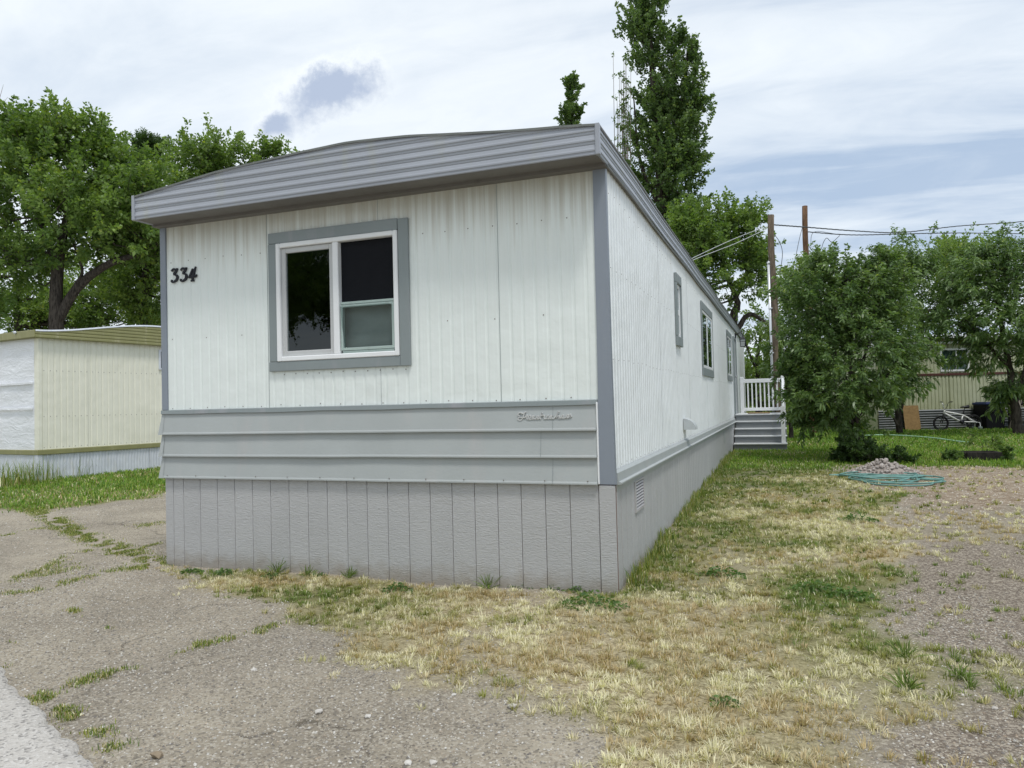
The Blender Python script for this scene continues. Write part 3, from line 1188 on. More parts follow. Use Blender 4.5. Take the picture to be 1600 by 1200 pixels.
# corner caps
for xx_, s in ((OHS, 1), (-HOME_W - OHS, -1)):
    MB().bbox(xx_ - s * .022, xx_ + s * .012, -OH - .014, -OH + .022, ZF0 - .014, ZF1 + .012, .004).obj('fascia_corner_cap', M['fascia'], home)
# soffit: stepped sheet under the front overhang
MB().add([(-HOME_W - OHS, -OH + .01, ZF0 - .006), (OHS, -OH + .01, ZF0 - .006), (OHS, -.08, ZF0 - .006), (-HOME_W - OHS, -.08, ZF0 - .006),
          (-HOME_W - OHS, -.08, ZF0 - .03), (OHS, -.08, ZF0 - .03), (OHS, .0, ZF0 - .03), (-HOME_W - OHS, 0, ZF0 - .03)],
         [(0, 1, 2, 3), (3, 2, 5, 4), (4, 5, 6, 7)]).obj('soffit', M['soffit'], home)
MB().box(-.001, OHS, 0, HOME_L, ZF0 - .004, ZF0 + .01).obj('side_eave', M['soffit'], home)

# ---- windows
class Wall:
    def __init__(s, f):
        s.f = f
    def box(s, mb, u0, u1, z0, z1, n0, n1, b=.003):
        p = s.f(u0, z0, n0)
        q = s.f(u1, z1, n1)
        return mb.bbox(p[0], q[0], p[1], q[1], p[2], q[2], b)
    def quad(s, mb, u0, u1, z0, z1, n, tilt=0.0):
        return mb.add([s.f(u0, z0, n), s.f(u1, z0, n), s.f(u1, z1, n + tilt), s.f(u0, z1, n + tilt)], [(0, 1, 2, 3)])
front = Wall(lambda u, z, n: (u, -n, z))
sidew = Wall(lambda u, z, n: (n, u, z))


def frame_parts(wl, mb, u0, u1, z0, z1, w, n0, n1, b=.004):
    wl.box(mb, u0, u0 + w, z0, z1, n0, n1, b)
    wl.box(mb, u1 - w, u1, z0, z1, n0, n1, b)
    wl.box(mb, u0 + w, u1 - w, z0, z0 + w, n0, n1 - .001, b)
    wl.box(mb, u0 + w, u1 - w, z1 - w, z1, n0, n1 - .001, b)


# front slider window
u0, u1, z0, z1 = WIN
fw = MB()
frame_parts(front, fw, u0, u1, z0, z1, .042, -.05, .030, .006)
front.box(fw, -2.375, -2.318, z0 + .042, z1 - .042, -.045, .024, .006)
win = fw.obj('window', M['vinyl'], home)
win['label'] = 'white vinyl slider window with wide grey surround'
t_ = .085
for nm, a in (('window_trim', (u0 - t_ + .004, u1 + .002, z1 + .002, z1 + t_ + .012)), ('window_trim', (u0 - t_ - .004, u1 + .004, z0 - .085, z0 - .002)),
              ('window_trim', (u0 - t_ + .002, u0 - .002, z0, z1)), ('window_trim', (u1 + .002 + .004, u1 + t_ + .016, z0 - .086, z1 + t_ + .006))):
    tm = MB()
    front.box(tm, *a, .002, .024, .004)
    tm.obj(nm, M['trim'], win)
sash = MB()
frame_parts(front, sash, u0 + .044, -2.372, z0 + .044, z1 - .044, .045, -.03, .006, .004)
so_ = sash.obj('sash', M['sash_grey'], win)
g_ = MB()
front.quad(g_, u0 + .08, -2.40, z0 + .08, z1 - .08, -.012)
g_.obj('pane', M['glass'], win)
g_ = MB()
front.quad(g_, -2.32, u1 - .04, 2.315, z1 - .04, -.028)
g_.obj('dark_screen', M['dark_sheet'], win)  # opaque screen with the dark of the room painted into it
ins = MB()
frame_parts(front, ins, -2.310, u1 - .050, z0 + .068, 2.300, .022, -.03, .012, .003)
front.box(ins, -2.315, u1 - .044, 2.304, 2.326, -.035, .004, .003)
front.box(ins, -2.300, u1 - .060, z0 + .043, z0 + .066, -.035, .000, .003)
io_ = ins.obj('lower_sash', M['alum'], win)
g_ = MB()
front.quad(g_, -2.29, u1 - .07, z0 + .088, 2.282, -.012, .055)
g_.obj('lower_pane', M['glass'], win)
g_ = MB()
front.box(g_, -2.32, u1 - .04, z0 + .042, 2.33, -.09, -.08, .002)
g_.obj('blind_panel', M['frost'], win)
# little dark room behind
def room(x0, x1, y0, y1, zz0, zz1, parent):
    mb = MB()
    mb.add([(x, y, z) for z in (zz0, zz1) for y in (y0, y1) for x in (x0, x1)], [(0, 1, 3, 2), (4, 6, 7, 5), (2, 3, 7, 6), (0, 2, 6, 4), (1, 5, 7, 3)])
    return mb
rm = room(-4.2, -.1, .06, 3.2, ZB, 3.1, home)
rm.add([(-4.2, .06, ZB), (-.1, .06, ZB), (-.1, .06, WIN[2]), (-4.2, .06, WIN[2])], [(0, 1, 2, 3)])
rm.obj('interior', M['room'], home)


def side_window(u0, u1, z0, z1, hung=False, deep=.02, tz=.10, tu=.07):
    mb = MB()
    frame_parts(sidew, mb, u0, u1, z0, z1, .045, -.02, .014, .005)
    if hung:
        mid = z0 + (z1 - z0) * .47
        sidew.box(mb, u0 + .045, u1 - .045, mid - .035, mid + .035, -.02, .010, .004)
    else:
        mid = (u0 + u1) / 2
        sidew.box(mb, mid - .03, mid + .03, z0 + .045, z1 - .045, -.02, .010, .004)
    wn = mb.obj('window', M['vinyl'], home)
    for a in ((u0 - tu, u1 + tu, z1 + .002, z1 + tz), (u0 - tu, u1 + tu, z0 - tz, z0 - .002), (u0 - tu, u0 - .002, z0, z1), (u1 + .002, u1 + tu, z0, z1)):
        tm = MB()
        sidew.box(tm, *a, .002, deep, .004)
        tm.obj('window_trim', M['trim'], wn)
    if hung:
        for a, b in ((z0 + .045, mid - .03), (mid + .03, z1 - .045)):
            g = MB()
            sidew.quad(g, u0 + .04, u1 - .04, a, b, .004)
            g.obj('pane', M['glass'], wn)
    else:
        for a, b in ((u0 + .04, mid - .02), (mid + .02, u1 - .04)):
            g = MB()
            sidew.quad(g, a, b, z0 + .04, z1 - .04, .004)
            g.obj('pane', M['glass'], wn)
    room(-.9, -.05, u0 - .2, u1 + .2, z0 - .2, z1 + .2, wn).obj('interior', M['room'], wn)
    return wn


side_window(*SIDEWIN[0], hung=True, deep=.035, tz=.115, tu=.05)['label'] = 'small upright window with thick grey surround'
side_window(*SIDEWIN[1], tz=.13)['label'] = 'wide slider window in the middle of the side wall'
side_window(*SIDEWIN[2], tz=.12)['label'] = 'slider window next to the door'
# door
mb = MB()
frame_parts(sidew, mb, DOOR[0], DOOR[1], DOOR[2], DOOR[3], .06, -.03, .045, .004)
dr_ = mb.obj('door', M['trim'], home)
mb = MB()
sidew.box(mb, DOOR[0] + .062, DOOR[1] - .062, DOOR[2] + .03, DOOR[3] - .062, -.02, .02, .004)
mb.obj('door_leaf', M['door'], dr_)
mb = MB()
mb.sphere((.06, DOOR[0] + .13, 1.95), .03)
mb.tube([(.02, DOOR[0] + .13, 1.95), (.06, DOOR[0] + .13, 1.95)], .012)
mb.obj('handle', M['chrome'], dr_)
# exhaust hood
mb = MB()
Vh, Fh = [], []
for i in range(9):
    a = math.pi / 2 * i / 8
    x, z = .002 + .15 * math.sin(a), 1.06 + .14 * math.cos(a) - .02
    Vh += [(x, 4.10, z), (x, 4.32, z)]
for i in range(8):
    Fh.append((2 * i, 2 * i + 1, 2 * i + 3, 2 * i + 2))
mb.add(Vh, Fh, True)
mb.add([Vh[2 * i] for i in range(9)] + [(.002, 4.10, 1.04)], [tuple(range(10))])
mb.add([Vh[2 * i + 1] for i in range(9)] + [(.002, 4.32, 1.04)], [tuple(range(10))])
mb.obj('exhaust_hood', M['hood'], home)
# porch lantern
yl, zl = 15.25, 2.98
mb = MB()
mb.bbox(0, .03, yl - .06, yl + .06, zl - .02, zl + .16, .006)
mb.tube(smooth_path([(.02, yl, zl + .1), (.12, yl, zl + .17), (.2, yl, zl + .13), (.2, yl, zl + .06)], 5), .011, 6)
lan = mb.obj('porch_lantern', M['iron'], home)
lx = .2
mb = MB()
for (r0, za, r1, zb2) in ((.02, .07, .10, .0), (.10, .0, .105, -.015)):
    pa = [(lx + r0 * math.cos(a), yl + r0 * math.sin(a), zl + za) for a in [math.pi / 4 + math.pi / 2 * i for i in range(4)]]
    pb = [(lx + r1 * math.cos(a), yl + r1 * math.sin(a), zl + zb2) for a in [math.pi / 4 + math.pi / 2 * i for i in range(4)]]
    mb.add(pa + pb, [(i, (i + 1) % 4, 4 + (i + 1) % 4, 4 + i) for i in range(4)])
for i in range(4):
    a = math.pi / 4 + math.pi / 2 * i
    mb.tube([(lx + .10 * math.cos(a), yl + .10 * math.sin(a), zl - .01), (lx + .085 * math.cos(a), yl + .085 * math.sin(a), zl - .2)], .008, 5)
for zz_ in (-.075, -.14, -.2):
    mb.tube([(lx + .094 * math.cos(a), yl + .094 * math.sin(a), zl + zz_) for a in [math.pi / 4 + math.pi / 2 * i for i in range(5)]], .006, 4)
mb.obj('lantern_cage', M['iron'], lan)
MB().box(lx - .055, lx + .055, yl - .055, yl + .055, zl - .19, zl - .01).obj('lantern_glass', M['lampglass'], lan)


# ---- lettering (flat strokes cut from sheet, extruded)
def stroke(mb, pts, wds, y0, y1, nsm=5):
    """pts in (x,z) ; ribbon with varying width, extruded from y0 to y1"""
    W_ = [(*p, w_) for p, w_ in zip(pts, wds)]
    S = smooth_path(W_, nsm)
    L_, R_ = [], []
    for i, q in enumerate(S):
        a = S[max(i - 1, 0)]
        b = S[min(i + 1, len(S) - 1)]
        d_ = np.array([b[0] - a[0], b[1] - a[1]])
        d_ /= np.linalg.norm(d_) + 1e-9
        n2_ = np.array([-d_[1], d_[0]]) * max(q[2], .0012) * .5
        L_.append((q[0] + n2_[0], q[1] + n2_[1]))
        R_.append((q[0] - n2_[0], q[1] - n2_[1]))
    n_ = len(S)
    V_ = [(x, y0, z) for x, z in L_] + [(x, y0, z) for x, z in R_] + [(x, y1, z) for x, z in L_] + [(x, y1, z) for x, z in R_]
    F_ = []
    for i in range(n_ - 1):
        F_ += [(i, i + 1, n_ + i + 1, n_ + i), (2 * n_ + i, 3 * n_ + i, 3 * n_ + i + 1, 2 * n_ + i + 1),
               (i, 2 * n_ + i, 2 * n_ + i + 1, i + 1), (n_ + i, n_ + i + 1, 3 * n_ + i + 1, 3 * n_ + i)]
    F_ += [(0, n_, 3 * n_, 2 * n_), (n_ - 1, 2 * n_ - 1, 4 * n_ - 1, 3 * n_ - 1)]
    mb.add(V_, F_)


def zoomN(x, y):          # points measured on the number plate close-up
    q = FY(250 + x / 20, 400 + y / 20, -.006)
    return (q[0], q[2])
pxm = abs(FY(300, 430)[0] - FY(280, 430)[0]) / 400     # metres per close-up pixel
three = [(418, 500), (432, 450), (490, 425), (545, 440), (592, 405), (560, 475), (505, 545), (490, 590), (560, 610), (590, 670), (565, 750), (510, 805), (450, 830), (412, 800), (425, 755)]
threew = [28, 42, 55, 48, 30, 50, 58, 40, 50, 66, 64, 50, 38, 46, 34]
four1 = [(1075, 405), (1030, 520), (985, 620), (945, 695)]
four2 = [(945, 690), (1020, 660), (1100, 645), (1160, 640), (1195, 590)]
four3 = [(1165, 340), (1130, 450), (1090, 600), (1060, 745)]
four4 = [(1010, 795), (1060, 770), (1112, 782)]
for k, (dx, dy) in enumerate(((0, 0), (285, -30))):
    mb = MB()
    stroke(mb, [zoomN(x + dx, y + dy) for x, y in three], [v * pxm for v in threew], -.004, -.016)
    mb.obj('number_three', M['number'], home)
mb = MB()
stroke(mb, [zoomN(*p) for p in four1], [40 * pxm, 52 * pxm, 44 * pxm, 30 * pxm], -.004, -.016)
stroke(mb, [zoomN(*p) for p in four2], [34 * pxm, 54 * pxm, 60 * pxm, 56 * pxm, 22 * pxm], -.0045, -.0155)
stroke(mb, [zoomN(*p) for p in four3], [28 * pxm, 50 * pxm, 60 * pxm, 56 * pxm], -.005, -.0165)
stroke(mb, [zoomN(*p) for p in four4], [34 * pxm, 52 * pxm, 34 * pxm], -.0047, -.0152)
mb.obj('number_four', M['number'], home)


def zoomE(x, y):          # script emblem on the top belt board
    q = FY(795 + x / 10, 620 + y / 10, -.030)
    return (q[0], q[2])
pxe = abs(FY(860, 655)[0] - FY(840, 655)[0]) / 200
EMB = [
    [(175, 300), (150, 285), (155, 255), (190, 248), (225, 262), (265, 235)],
    [(248, 240), (236, 290), (215, 340), (185, 368), (155, 358), (152, 330), (185, 318), (225, 322)],
    [(215, 325), (262, 318), (282, 285), (292, 300), (284, 335), (300, 350)],
    [(300, 350), (330, 335), (345, 305), (330, 290), (315, 315), (322, 350), (350, 350)],
    [(350, 350), (398, 305), (380, 295), (366, 325), (378, 348), (402, 325), (408, 300), (404, 342), (430, 346)],
    [(430, 346), (470, 310), (448, 300), (438, 330), (460, 346), (486, 322), (526, 248), (508, 290), (492, 338), (515, 345)],
    [(498, 288), (545, 286), (560, 300), (556, 335), (578, 345)],
    [(578, 345), (606, 322), (618, 288), (608, 292), (605, 328), (628, 340)],
    [(628, 340), (676, 300), (655, 292), (640, 322), (655, 340), (682, 318), (690, 296), (684, 334), (708, 338)],
    [(708, 338), (748, 290), (782, 235), (766, 255), (748, 330), (765, 300), (792, 302), (790, 328), (770, 334), (812, 330)],
    [(812, 330), (848, 318), (858, 292), (842, 284), (830, 308), (842, 332), (876, 326)],
    [(876, 326), (912, 316), (936, 284), (912, 280), (902, 312), (920, 328), (944, 312), (948, 286), (966, 270), (974, 300), (958, 322), (985, 300)],
]
mb = MB()
for i, s_ in enumerate(EMB):
    stroke(mb, [zoomE(*p) for p in s_], [15 * pxe] * len(s_), -.014, -.031 - i * .0002, 5)
mb.obj('script_emblem', M['emblem'], home)

# ------------------------------------------------------------------ PORCH STEPS
PY0 = 12.83
pz0 = float(hgt(PY0))
PX0, PX1 = .045, 1.17
porch = empty('porch_steps', (0, PY0, pz0), (0, 0, 0), 'grey wooden porch steps with white railing at the side door', 'porch')
NR, RISE, RUN = 5, .168, .26
for k in range(NR):
    y0 = k * RUN
    z0 = k * RISE
    MB().bbox(PX0, PX1 + .05 - (0 if k == 0 else .0), y0 + .02, y0 + .045, z0 - (.05 if k == 0 else 0), z0 + RISE - .032, .003).obj('riser', M['step'], porch)
    if k < NR - 1:
        MB().bbox(PX0 - .01, PX1 + .06, y0 - .012, y0 + RUN + .02, z0 + RISE - .03, z0 + RISE, .005).obj('tread', M['nose'], porch)
yl0 = (NR - 1) * RUN
for j in range(10):
    MB().bbox(PX0 - .01, PX1 + .06, yl0 - .012 + j * .142, yl0 - .012 + j * .142 + .137, NR * RISE - .03, NR * RISE, .004).obj('deck_plank', M['nose'], porch)
for x in (PX1 + .0,):
    Vs = [(x, .03, -.05)]
    for k in range(NR):
        Vs += [(x, k * RUN + .03, (k + 1) * RISE - .032), (x, (k + 1) * RUN + .03 if k < NR - 1 else yl0 + 1.39, (k + 1) * RISE - .032)]
    Vs += [(x, yl0 + 1.39, -.05)]
    n_ = len(Vs)
    V2 = Vs + [(p[0] + .045, p[1], p[2]) for p in Vs]
    MB().add(V2, [tuple(range(n_)), tuple(range(n_, 2 * n_))] + [(i, (i + 1) % n_, n_ + (i + 1) % n_, n_ + i) for i in range(n_)]).obj('side_panel', M['step'], porch)
rail = MB()
ztop = NR * RISE
RB = yl0 + 1.32
def post(x, y, z0, z1, w=.045):
    MB().bbox(x - w, x + w, y - w, y + w, z0, z1, .006).obj('post', M['vinyl'], porch)
post(PX0 + .10, RB, ztop, ztop + .96)
post(PX1 + .0, RB, ztop, ztop + .96)
post(PX1 - .02, RUN * .45, RISE, RISE + .86)
post(PX1 - .0, yl0 + .06, ztop, ztop + .92)
MB().bbox(PX0 + .145, PX1 - .045, RB - .03, RB + .03, ztop + .80, ztop + .90, .006).obj('top_rail', M['vinyl'], porch)
MB().bbox(PX0 + .145, PX1 - .045, RB - .03, RB + .03, ztop + .06, ztop + .14, .006).obj('bottom_rail', M['vinyl'], porch)
nb = 8
for j in range(nb):
    x = PX0 + .145 + (PX1 - PX0 - .19) * (j + 1) / (nb + 1)
    MB().bbox(x - .018, x + .018, RB - .018, RB + .018, ztop + .14, ztop + .80, .003).obj('baluster', M['vinyl'], porch)
# right-hand rails
MB().bbox(PX1 - .03, PX1 + .03, yl0 + .105, RB - .045, ztop + .80, ztop + .90, .006).obj('top_rail', M['vinyl'], porch)
MB().bbox(PX1 - .03, PX1 + .03, yl0 + .105, RB - .045, ztop + .06, ztop + .14, .006).obj('bottom_rail', M['vinyl'], porch)
for j in range(8):
    y = yl0 + .105 + (RB - yl0 - .15) * (j + 1) / 9
    MB().bbox(PX1 - .018, PX1 + .018, y - .018, y + .018, ztop + .14, ztop + .80, .003).obj('baluster', M['vinyl'], porch)
mb = MB()
mb.tube([(PX1 - .01, RUN * .45 + .04, RISE + .80), (PX1, yl0 + .02, ztop + .84)], .034, 6)
mb.obj('sloping_rail', M['vinyl'], porch)
mb = MB()
mb.bbox(PX0 + .28, PX0 + .80, yl0 + .12, yl0 + .55, ztop, ztop + .03, .01)
mo = mb.obj('door_mat', M['mat'], None, 'brown door mat lying on the porch landing', 'door mat')
mo.location = (0, PY0, pz0)

# ------------------------------------------------------------------ NEIGHBOUR HOME (left)
nb0 = G(61, 752)
na = math.atan2(.166, 1.127)
neigh = empty('neighbour_home', tuple(nb0), (0, 0, -na), 'cream ribbed mobile home with olive trim and plastic-wrapped end', 'mobile home')
NZ0, NZ1, NL, NW = .62, 2.86, 4.7, 14.0
yl_ = list(np.arange(.0, NL - .3, 1.0)) + [NL]
nwin = (2.66, 3.15, 2.30, 2.76)
for k in range(len(yl_) - 1):
    mb = to_side(rib_sheet(yl_[k] + .001, yl_[k + 1] - .001, NZ0, NZ1, [nwin], pitch=.125, phase=.06, depth=.012, groove=.02), 0.0 if k % 2 else -.002)
    mb.obj('siding_panel', M['cream_siding'], neigh)
MB().bbox(-.13, .012, -.014, .06, NZ0, NZ1, .004).obj('corner_trim', M['cream_siding'], neigh)
# wrapped end: wrinkled sheet with two battens
Vw, Fw = [], []
nu, nv = 130, 40
for i in range(nu + 1):
    for j in range(nv + 1):
        u = -NW + (NW - .13) * i / nu
        z = NZ0 + (NZ1 - NZ0) * j / nv
        wv = (float(fbm(np.array([u]), np.array([z]), 3.0, 61)[0]) - .5) * .05 + (float(fbm(np.array([u * .6]), np.array([z * 4]), 3.0, 63)[0]) - .5) * .03
        Vw.append((u, -.012 + wv * .5, z))
for i in range(nu):
    for j in range(nv):
        a = i * (nv + 1) + j
        Fw.append((a, a + nv + 1, a + nv + 2, a + 1))
pl = MB().add(Vw, Fw, True).obj('plastic_sheet', M['tyvek'], neigh)
for z in (1.42, 1.93):
    MB().bbox(-NW, -.16, -.05, -.028, z, z + .05, .004).obj('batten', M['tyvek'], pl)
MB().box(-NW, -.02, .04, .06, NZ0, NZ1).obj('end_wall', M['cream_siding'], neigh)
MB().box(-NW, -NW + .02, .06, NL, 0, NZ1).obj('rear_wall', M['cream_siding'], neigh)
MB().box(-NW, 0, NL, NL + .02, 0, NZ1).obj('end_wall', M['cream_siding'], neigh)
MB().bbox(-.06, .030, -.040, .05, -.15, NZ0 - .1, .004).obj('skirt_corner', M['zinc'], neigh)
# olive bands
MB().bbox(-NW, .05, -.05, NL, NZ0 - .10, NZ0 - .002, .008).obj('base_trim', M['olive'], neigh)
bow = lambda y: 2.99 + .30 * math.sin(math.pi * min(max((y + .12) / (NL + .9), 0), 1)) ** 1.7
Vr, Fr = [], []
ny_ = np.linspace(-.12, NL + .12, 41)
nlev = []
z = 2.845
while z < 3.36:
    nlev += [(z, 0), (z + .014, .012), (z + .050, .012), (z + .064, -.002)]
    z += .070
n_ = len(nlev)
for y in ny_:
    for (z, d_) in nlev:
        Vr.append((.10 + d_, y, min(z, bow(y))))
for i in range(len(ny_) - 1):
    for j in range(n_ - 1):
        if nlev[j][0] < max(bow(ny_[i]), bow(ny_[i + 1])):
            a = i * n_ + j
            Fr.append((a, a + 1, a + n_ + 1, a + n_))
MB().add(Vr, Fr).obj('end_fascia', M['olive'], neigh)
MB().bbox(-NW - .1, .098, -.13, -.10, 2.85, 3.0, .01).obj('side_fascia', M['olive'], neigh)
Vr, Fr = [], []
for x in (.118, -NW - .1):
    for y in ny_:
        Vr.append((x, y, bow(y) + .012))
for i in range(len(ny_) - 1):
    Fr.append((i, i + 1, 42 + i, 41 + i))
for i in range(len(ny_)):
    Vr.append((.118, ny_[i], bow(ny_[i]) - .02))
for i in range(len(ny_) - 1):
    Fr.append((i, i + 1, 83 + i, 82 + i))
MB().add(Vr, Fr, True).obj('roof', M['zinc'], neigh)
MB().box(-NW, .1, -.1, NL, 2.846, 2.86).obj('soffit', M['olive'], neigh)
mb = MB()
mb.tube([(-.55, -.14, 2.98), (-.55, -.17, 2.98)], .03, 10)
mb.obj('pipe_end', M['zinc'], neigh)
k = 0
while k * .8 < NL:
    to_side(rib_sheet(k * .8 + .002, min((k + 1) * .8, NL) - .002, -.15, NZ0 - .1, [], pitch=.068, phase=.01, depth=.012, groove=.022), .015).obj('skirt_sheet', M['zinc'], neigh)
    k += 1
for k in range(17):
    to_front(rib_sheet(-NW + k * .8235, -NW + (k + 1) * .8235 - .002, -.15, NZ0 - .1, [], pitch=.068, phase=.01, depth=.012, groove=.022), -.03).obj('skirt_sheet', M['zinc'], neigh)
mb = MB()
frame_parts(sidew, mb, nwin[0], nwin[1], nwin[2], nwin[3], .04, -.03, .03, .004)
wn = mb.obj('window', M['zinc'], neigh)
g = MB()
sidew.quad(g, nwin[0] + .04, nwin[1] - .04, nwin[2] + .04, nwin[3] - .04, -.005)
g.obj('pane', M['glass'], wn)
room(-.8, -.04, nwin[0] - .1, nwin[1] + .1, nwin[2] - .1, nwin[3] + .1, wn).obj('interior', M['room'], wn)
mb = MB()
y = .1
while y < NL:
    for z in (NZ0 + .04, 1.28, 2.2):
        dot(mb, .002, y, z, .008, 'x')
    y += .125
mb.obj('screws', M['screw'], neigh, kind='stuff')

# ------------------------------------------------------------------ BACK HOME (right, beyond the lawn)
BD = 24.6
b0 = D(1373, 672, BD)
b0[2] = float(hgt(b0[1]))
ba = math.atan2(AX_R[1], AX_R[0])
back = empty('back_home', tuple(b0), (0, 0, ba), 'weathered cream-green trailer with corrugated metal skirting beyond the lawn', 'mobile home')
S = BD / FPX
BZ0, BZ1, BL, BWD = .68, 2.85, 11.0, 3.6
wx0, wx1 = (1473 - 1373) * S, (1518 - 1373) * S
bwin = (wx0, wx1, 1.93, 2.70)
x = 0.0
while x < BL:
    to_front(rib_sheet(x + .001, min(x + 1.2, BL) - .001, BZ0, 1.80, [], pitch=.125, depth=.02, phase=.03, groove=.03), 0).obj('siding_panel', M['old_siding'], back)
    to_front(rib_sheet(x + .001, min(x + 1.2, BL) - .001, 1.80, BZ1, [bwin], pitch=.125, depth=.02, phase=.03, groove=.03), 0).obj('siding_panel', M['old_siding'], back)
    x += 1.2
MB().box(0, BL, .05, BWD, 0, BZ1).obj('body', M['old_siding'], back)
MB().bbox(-.05, BL, -.02, .002, 1.80, 1.88, .005).obj('band', M['maroon'], back)
MB().bbox(-.1, BL + .1, -.16, .1, 2.86, 2.93, .01).obj('eave_trim', M['vinyl'], back)
MB().bbox(-.1, BL + .1, -.20, -.12, 2.94, 3.02, .01).obj('fascia', M['maroon'], back)
MB().bbox(-.1, BL + .1, -.24, -.1, 3.03, 3.12, .01).obj('gutter', M['vinyl'], back)
MB().add([(-.1, -.2, 3.12), (BL + .1, -.2, 3.12), (BL + .1, BWD / 2, 3.35), (-.1, BWD / 2, 3.35), (BL + .1, BWD, 3.1), (-.1, BWD, 3.1)], [(0, 1, 2, 3), (3, 2, 4, 5)]).obj('roof', M['zinc'], back)
mb = MB()
frame_parts(front, mb, wx0, wx1, 1.93, 2.70, .06, -.04, .035, .005)
front.box(mb, (wx0 + wx1) / 2 + .05, (wx0 + wx1) / 2 + .09, 1.98, 2.65, -.03, .02)
wn = mb.obj('window', M['vinyl'], back)
g = MB()
front.quad(g, wx0 + .05, wx1 - .05, 1.98, 2.65, -.005)
g.obj('pane', M['glass'], wn)
g = MB()
front.quad(g, wx0 + .05, wx1 - .05, 1.98, 2.65, -.045)
g.obj('curtain', M['curtain'], wn)
# level-ribbed skirt sheets
def level_sheet(x0, x1, z0, z1, pitch, depth):
    V_, F_ = [], []
    n = int((z1 - z0) / pitch * 8)
    for i in range(n + 1):
        z = z0 + (z1 - z0) * i / n
        d_ = depth * math.sin(2 * math.pi * (z - z0) / pitch)
        V_ += [(x0, -.03 + d_, z), (x1, -.03 + d_, z)]
    for i in range(n):
        F_.append((2 * i, 2 * i + 1, 2 * i + 3, 2 * i + 2))
    return MB().add(V_, F_, True)
x = 0.0
while x < BL:
    level_sheet(x, min(x + 1.8, BL) - .003, -.05, BZ0 - .0, .079, .016).obj('skirt_sheet', M['zincdark'], back)
    x += 1.8
# OSB sheet leaning on the skirting
bm_ = Matrix.Translation(Vector(b0)) @ Matrix.Rotation(ba, 4, 'Z')
def back_obj(o, x, y=0, z=0, rz=0):
    o.matrix_world = bm_ @ Matrix.Translation((x, y, z)) @ Matrix.Rotation(rz, 4, 'Z')
    return o
mb = MB()
mb.bbox(-.26, .26, -.006, .006, 0, .84, .002, M=Matrix.Rotation(math.radians(-9), 4, 'X'))
o = mb.obj('particle_board', M['osb'], None, 'orange-brown particle board leaning on the metal skirting', 'board')
back_obj(o, (1422 - 1373) * S, -.20, .0)

# bike (side view along the wall, front wheel to the left)
bike = empty('kids_bike', label='silver BMX bicycle with black tyres and a training wheel', cat='bicycle')
k_ = S * .98
def bp(zx, zy):
    """close-up pixel of the bike -> local (x, z)"""
    return ((1420 + zx * .11665 - 1458) * k_, (673 - (600 + zy * .11665)) * k_)
def wheel(cx, r, name):
    tb = MB()
    tb.tube([(cx + r * math.cos(a), 0, r + .0 + r * math.sin(a)) for a in np.linspace(0, 2 * math.pi, 33)], .024, 8, False)
    wo_ = tb.obj(name, M['rubber'], bike)
    rm_ = MB()
    rm_.tube([(cx + (r - .035) * math.cos(a), 0, r + (r - .035) * math.sin(a)) for a in np.linspace(0, 2 * math.pi, 33)], .011, 6, False)
    rm_.obj('rim', M['rubber'], wo_)
    sp_ = MB()
    for i in range(18):
        a = 2 * math.pi * i / 18
        sp_.tube([(cx + .02 * math.cos(a + .6), .02 * (-1) ** i, r + .02 * math.sin(a + .6)), (cx + (r - .04) * math.cos(a), 0, r + (r - .04) * math.sin(a))], .0022, 3)
    sp_.tube([(cx, -.045, r), (cx, .045, r)], .022, 8)
    sp_.obj('spokes', M['chrome'], wo_)
WR = .235
fx = bp(305, 520)[0]
rx_ = bp(745, 520)[0]
wheel(fx, WR, 'wheel')
wheel(rx_, WR, 'wheel')
hd, bb, st_, ax_ = bp(358, 372), bp(575, 515), bp(603, 425), bp(755, 520)
fr = MB()
P3 = lambda q, y=0: (q[0], y, q[1])
fr.tube([P3(hd), P3(st_)], .026, 8)
fr.tube([P3((hd[0] - .005, hd[1] - .05)), P3(bb)], .028, 8)
fr.tube([P3(st_), P3(bb)], .024, 8)
for s in (-1, 1):
    fr.tube([P3(st_, .015 * s), P3(ax_, .05 * s)], .018, 6)
    fr.tube([P3(bb, .02 * s), P3(ax_, .05 * s)], .018, 6)
fr.tube([(hd[0] + .012, 0, hd[1] + .05), (hd[0] - .018, 0, hd[1] - .08)], .024, 8)
fr.obj('frame', M['silver'], bike)
fk = MB()
for s in (-1, 1):
    fk.tube([(hd[0] - .02, .05 * s, hd[1] - .10), (fx, .05 * s, WR)], .014, 6)
fk.tube([(hd[0] - .02, -.055, hd[1] - .10), (hd[0] - .02, .055, hd[1] - .10)], .016, 6)
fk.obj('fork', M['black'], bike)
hb = MB()
tp = (hd[0] + .01, hd[1] + .08)
for s in (-1, 1):
    hb.tube(smooth_path([(tp[0], 0, tp[1]), (tp[0] + .02, .09 * s, tp[1] + .06), (tp[0] + .03, .17 * s, tp[1] + .20), (tp[0] + .06, .30 * s, tp[1] + .23)], 5), .011, 6)
hb.tube([(tp[0] + .025, -.13, tp[1] + .13), (tp[0] + .025, .13, tp[1] + .13)], .009, 6)
hb.tube([(hd[0] + .012, 0, hd[1] + .05), (tp[0], 0, tp[1] + .02)], .02, 8)
hb.obj('handlebar', M['chrome'], bike)
for s in (-1, 1):
    g = MB()
    g.tube([(tp[0] + .05, .22 * s, tp[1] + .225), (tp[0] + .065, .33 * s, tp[1] + .232)], .017, 8)
    g.obj('grip', M['rubber'], bike)
sd = bp(635, 322)
sdm = MB()
sdm.tube([(sd[0] - .15, 0, sd[1] + .0), (sd[0] - .05, 0, sd[1] + .012), (sd[0] + .05, 0, sd[1] + .01), (sd[0] + .12, 0, sd[1] + .02)], [.018, .03, .05, .06], 10)
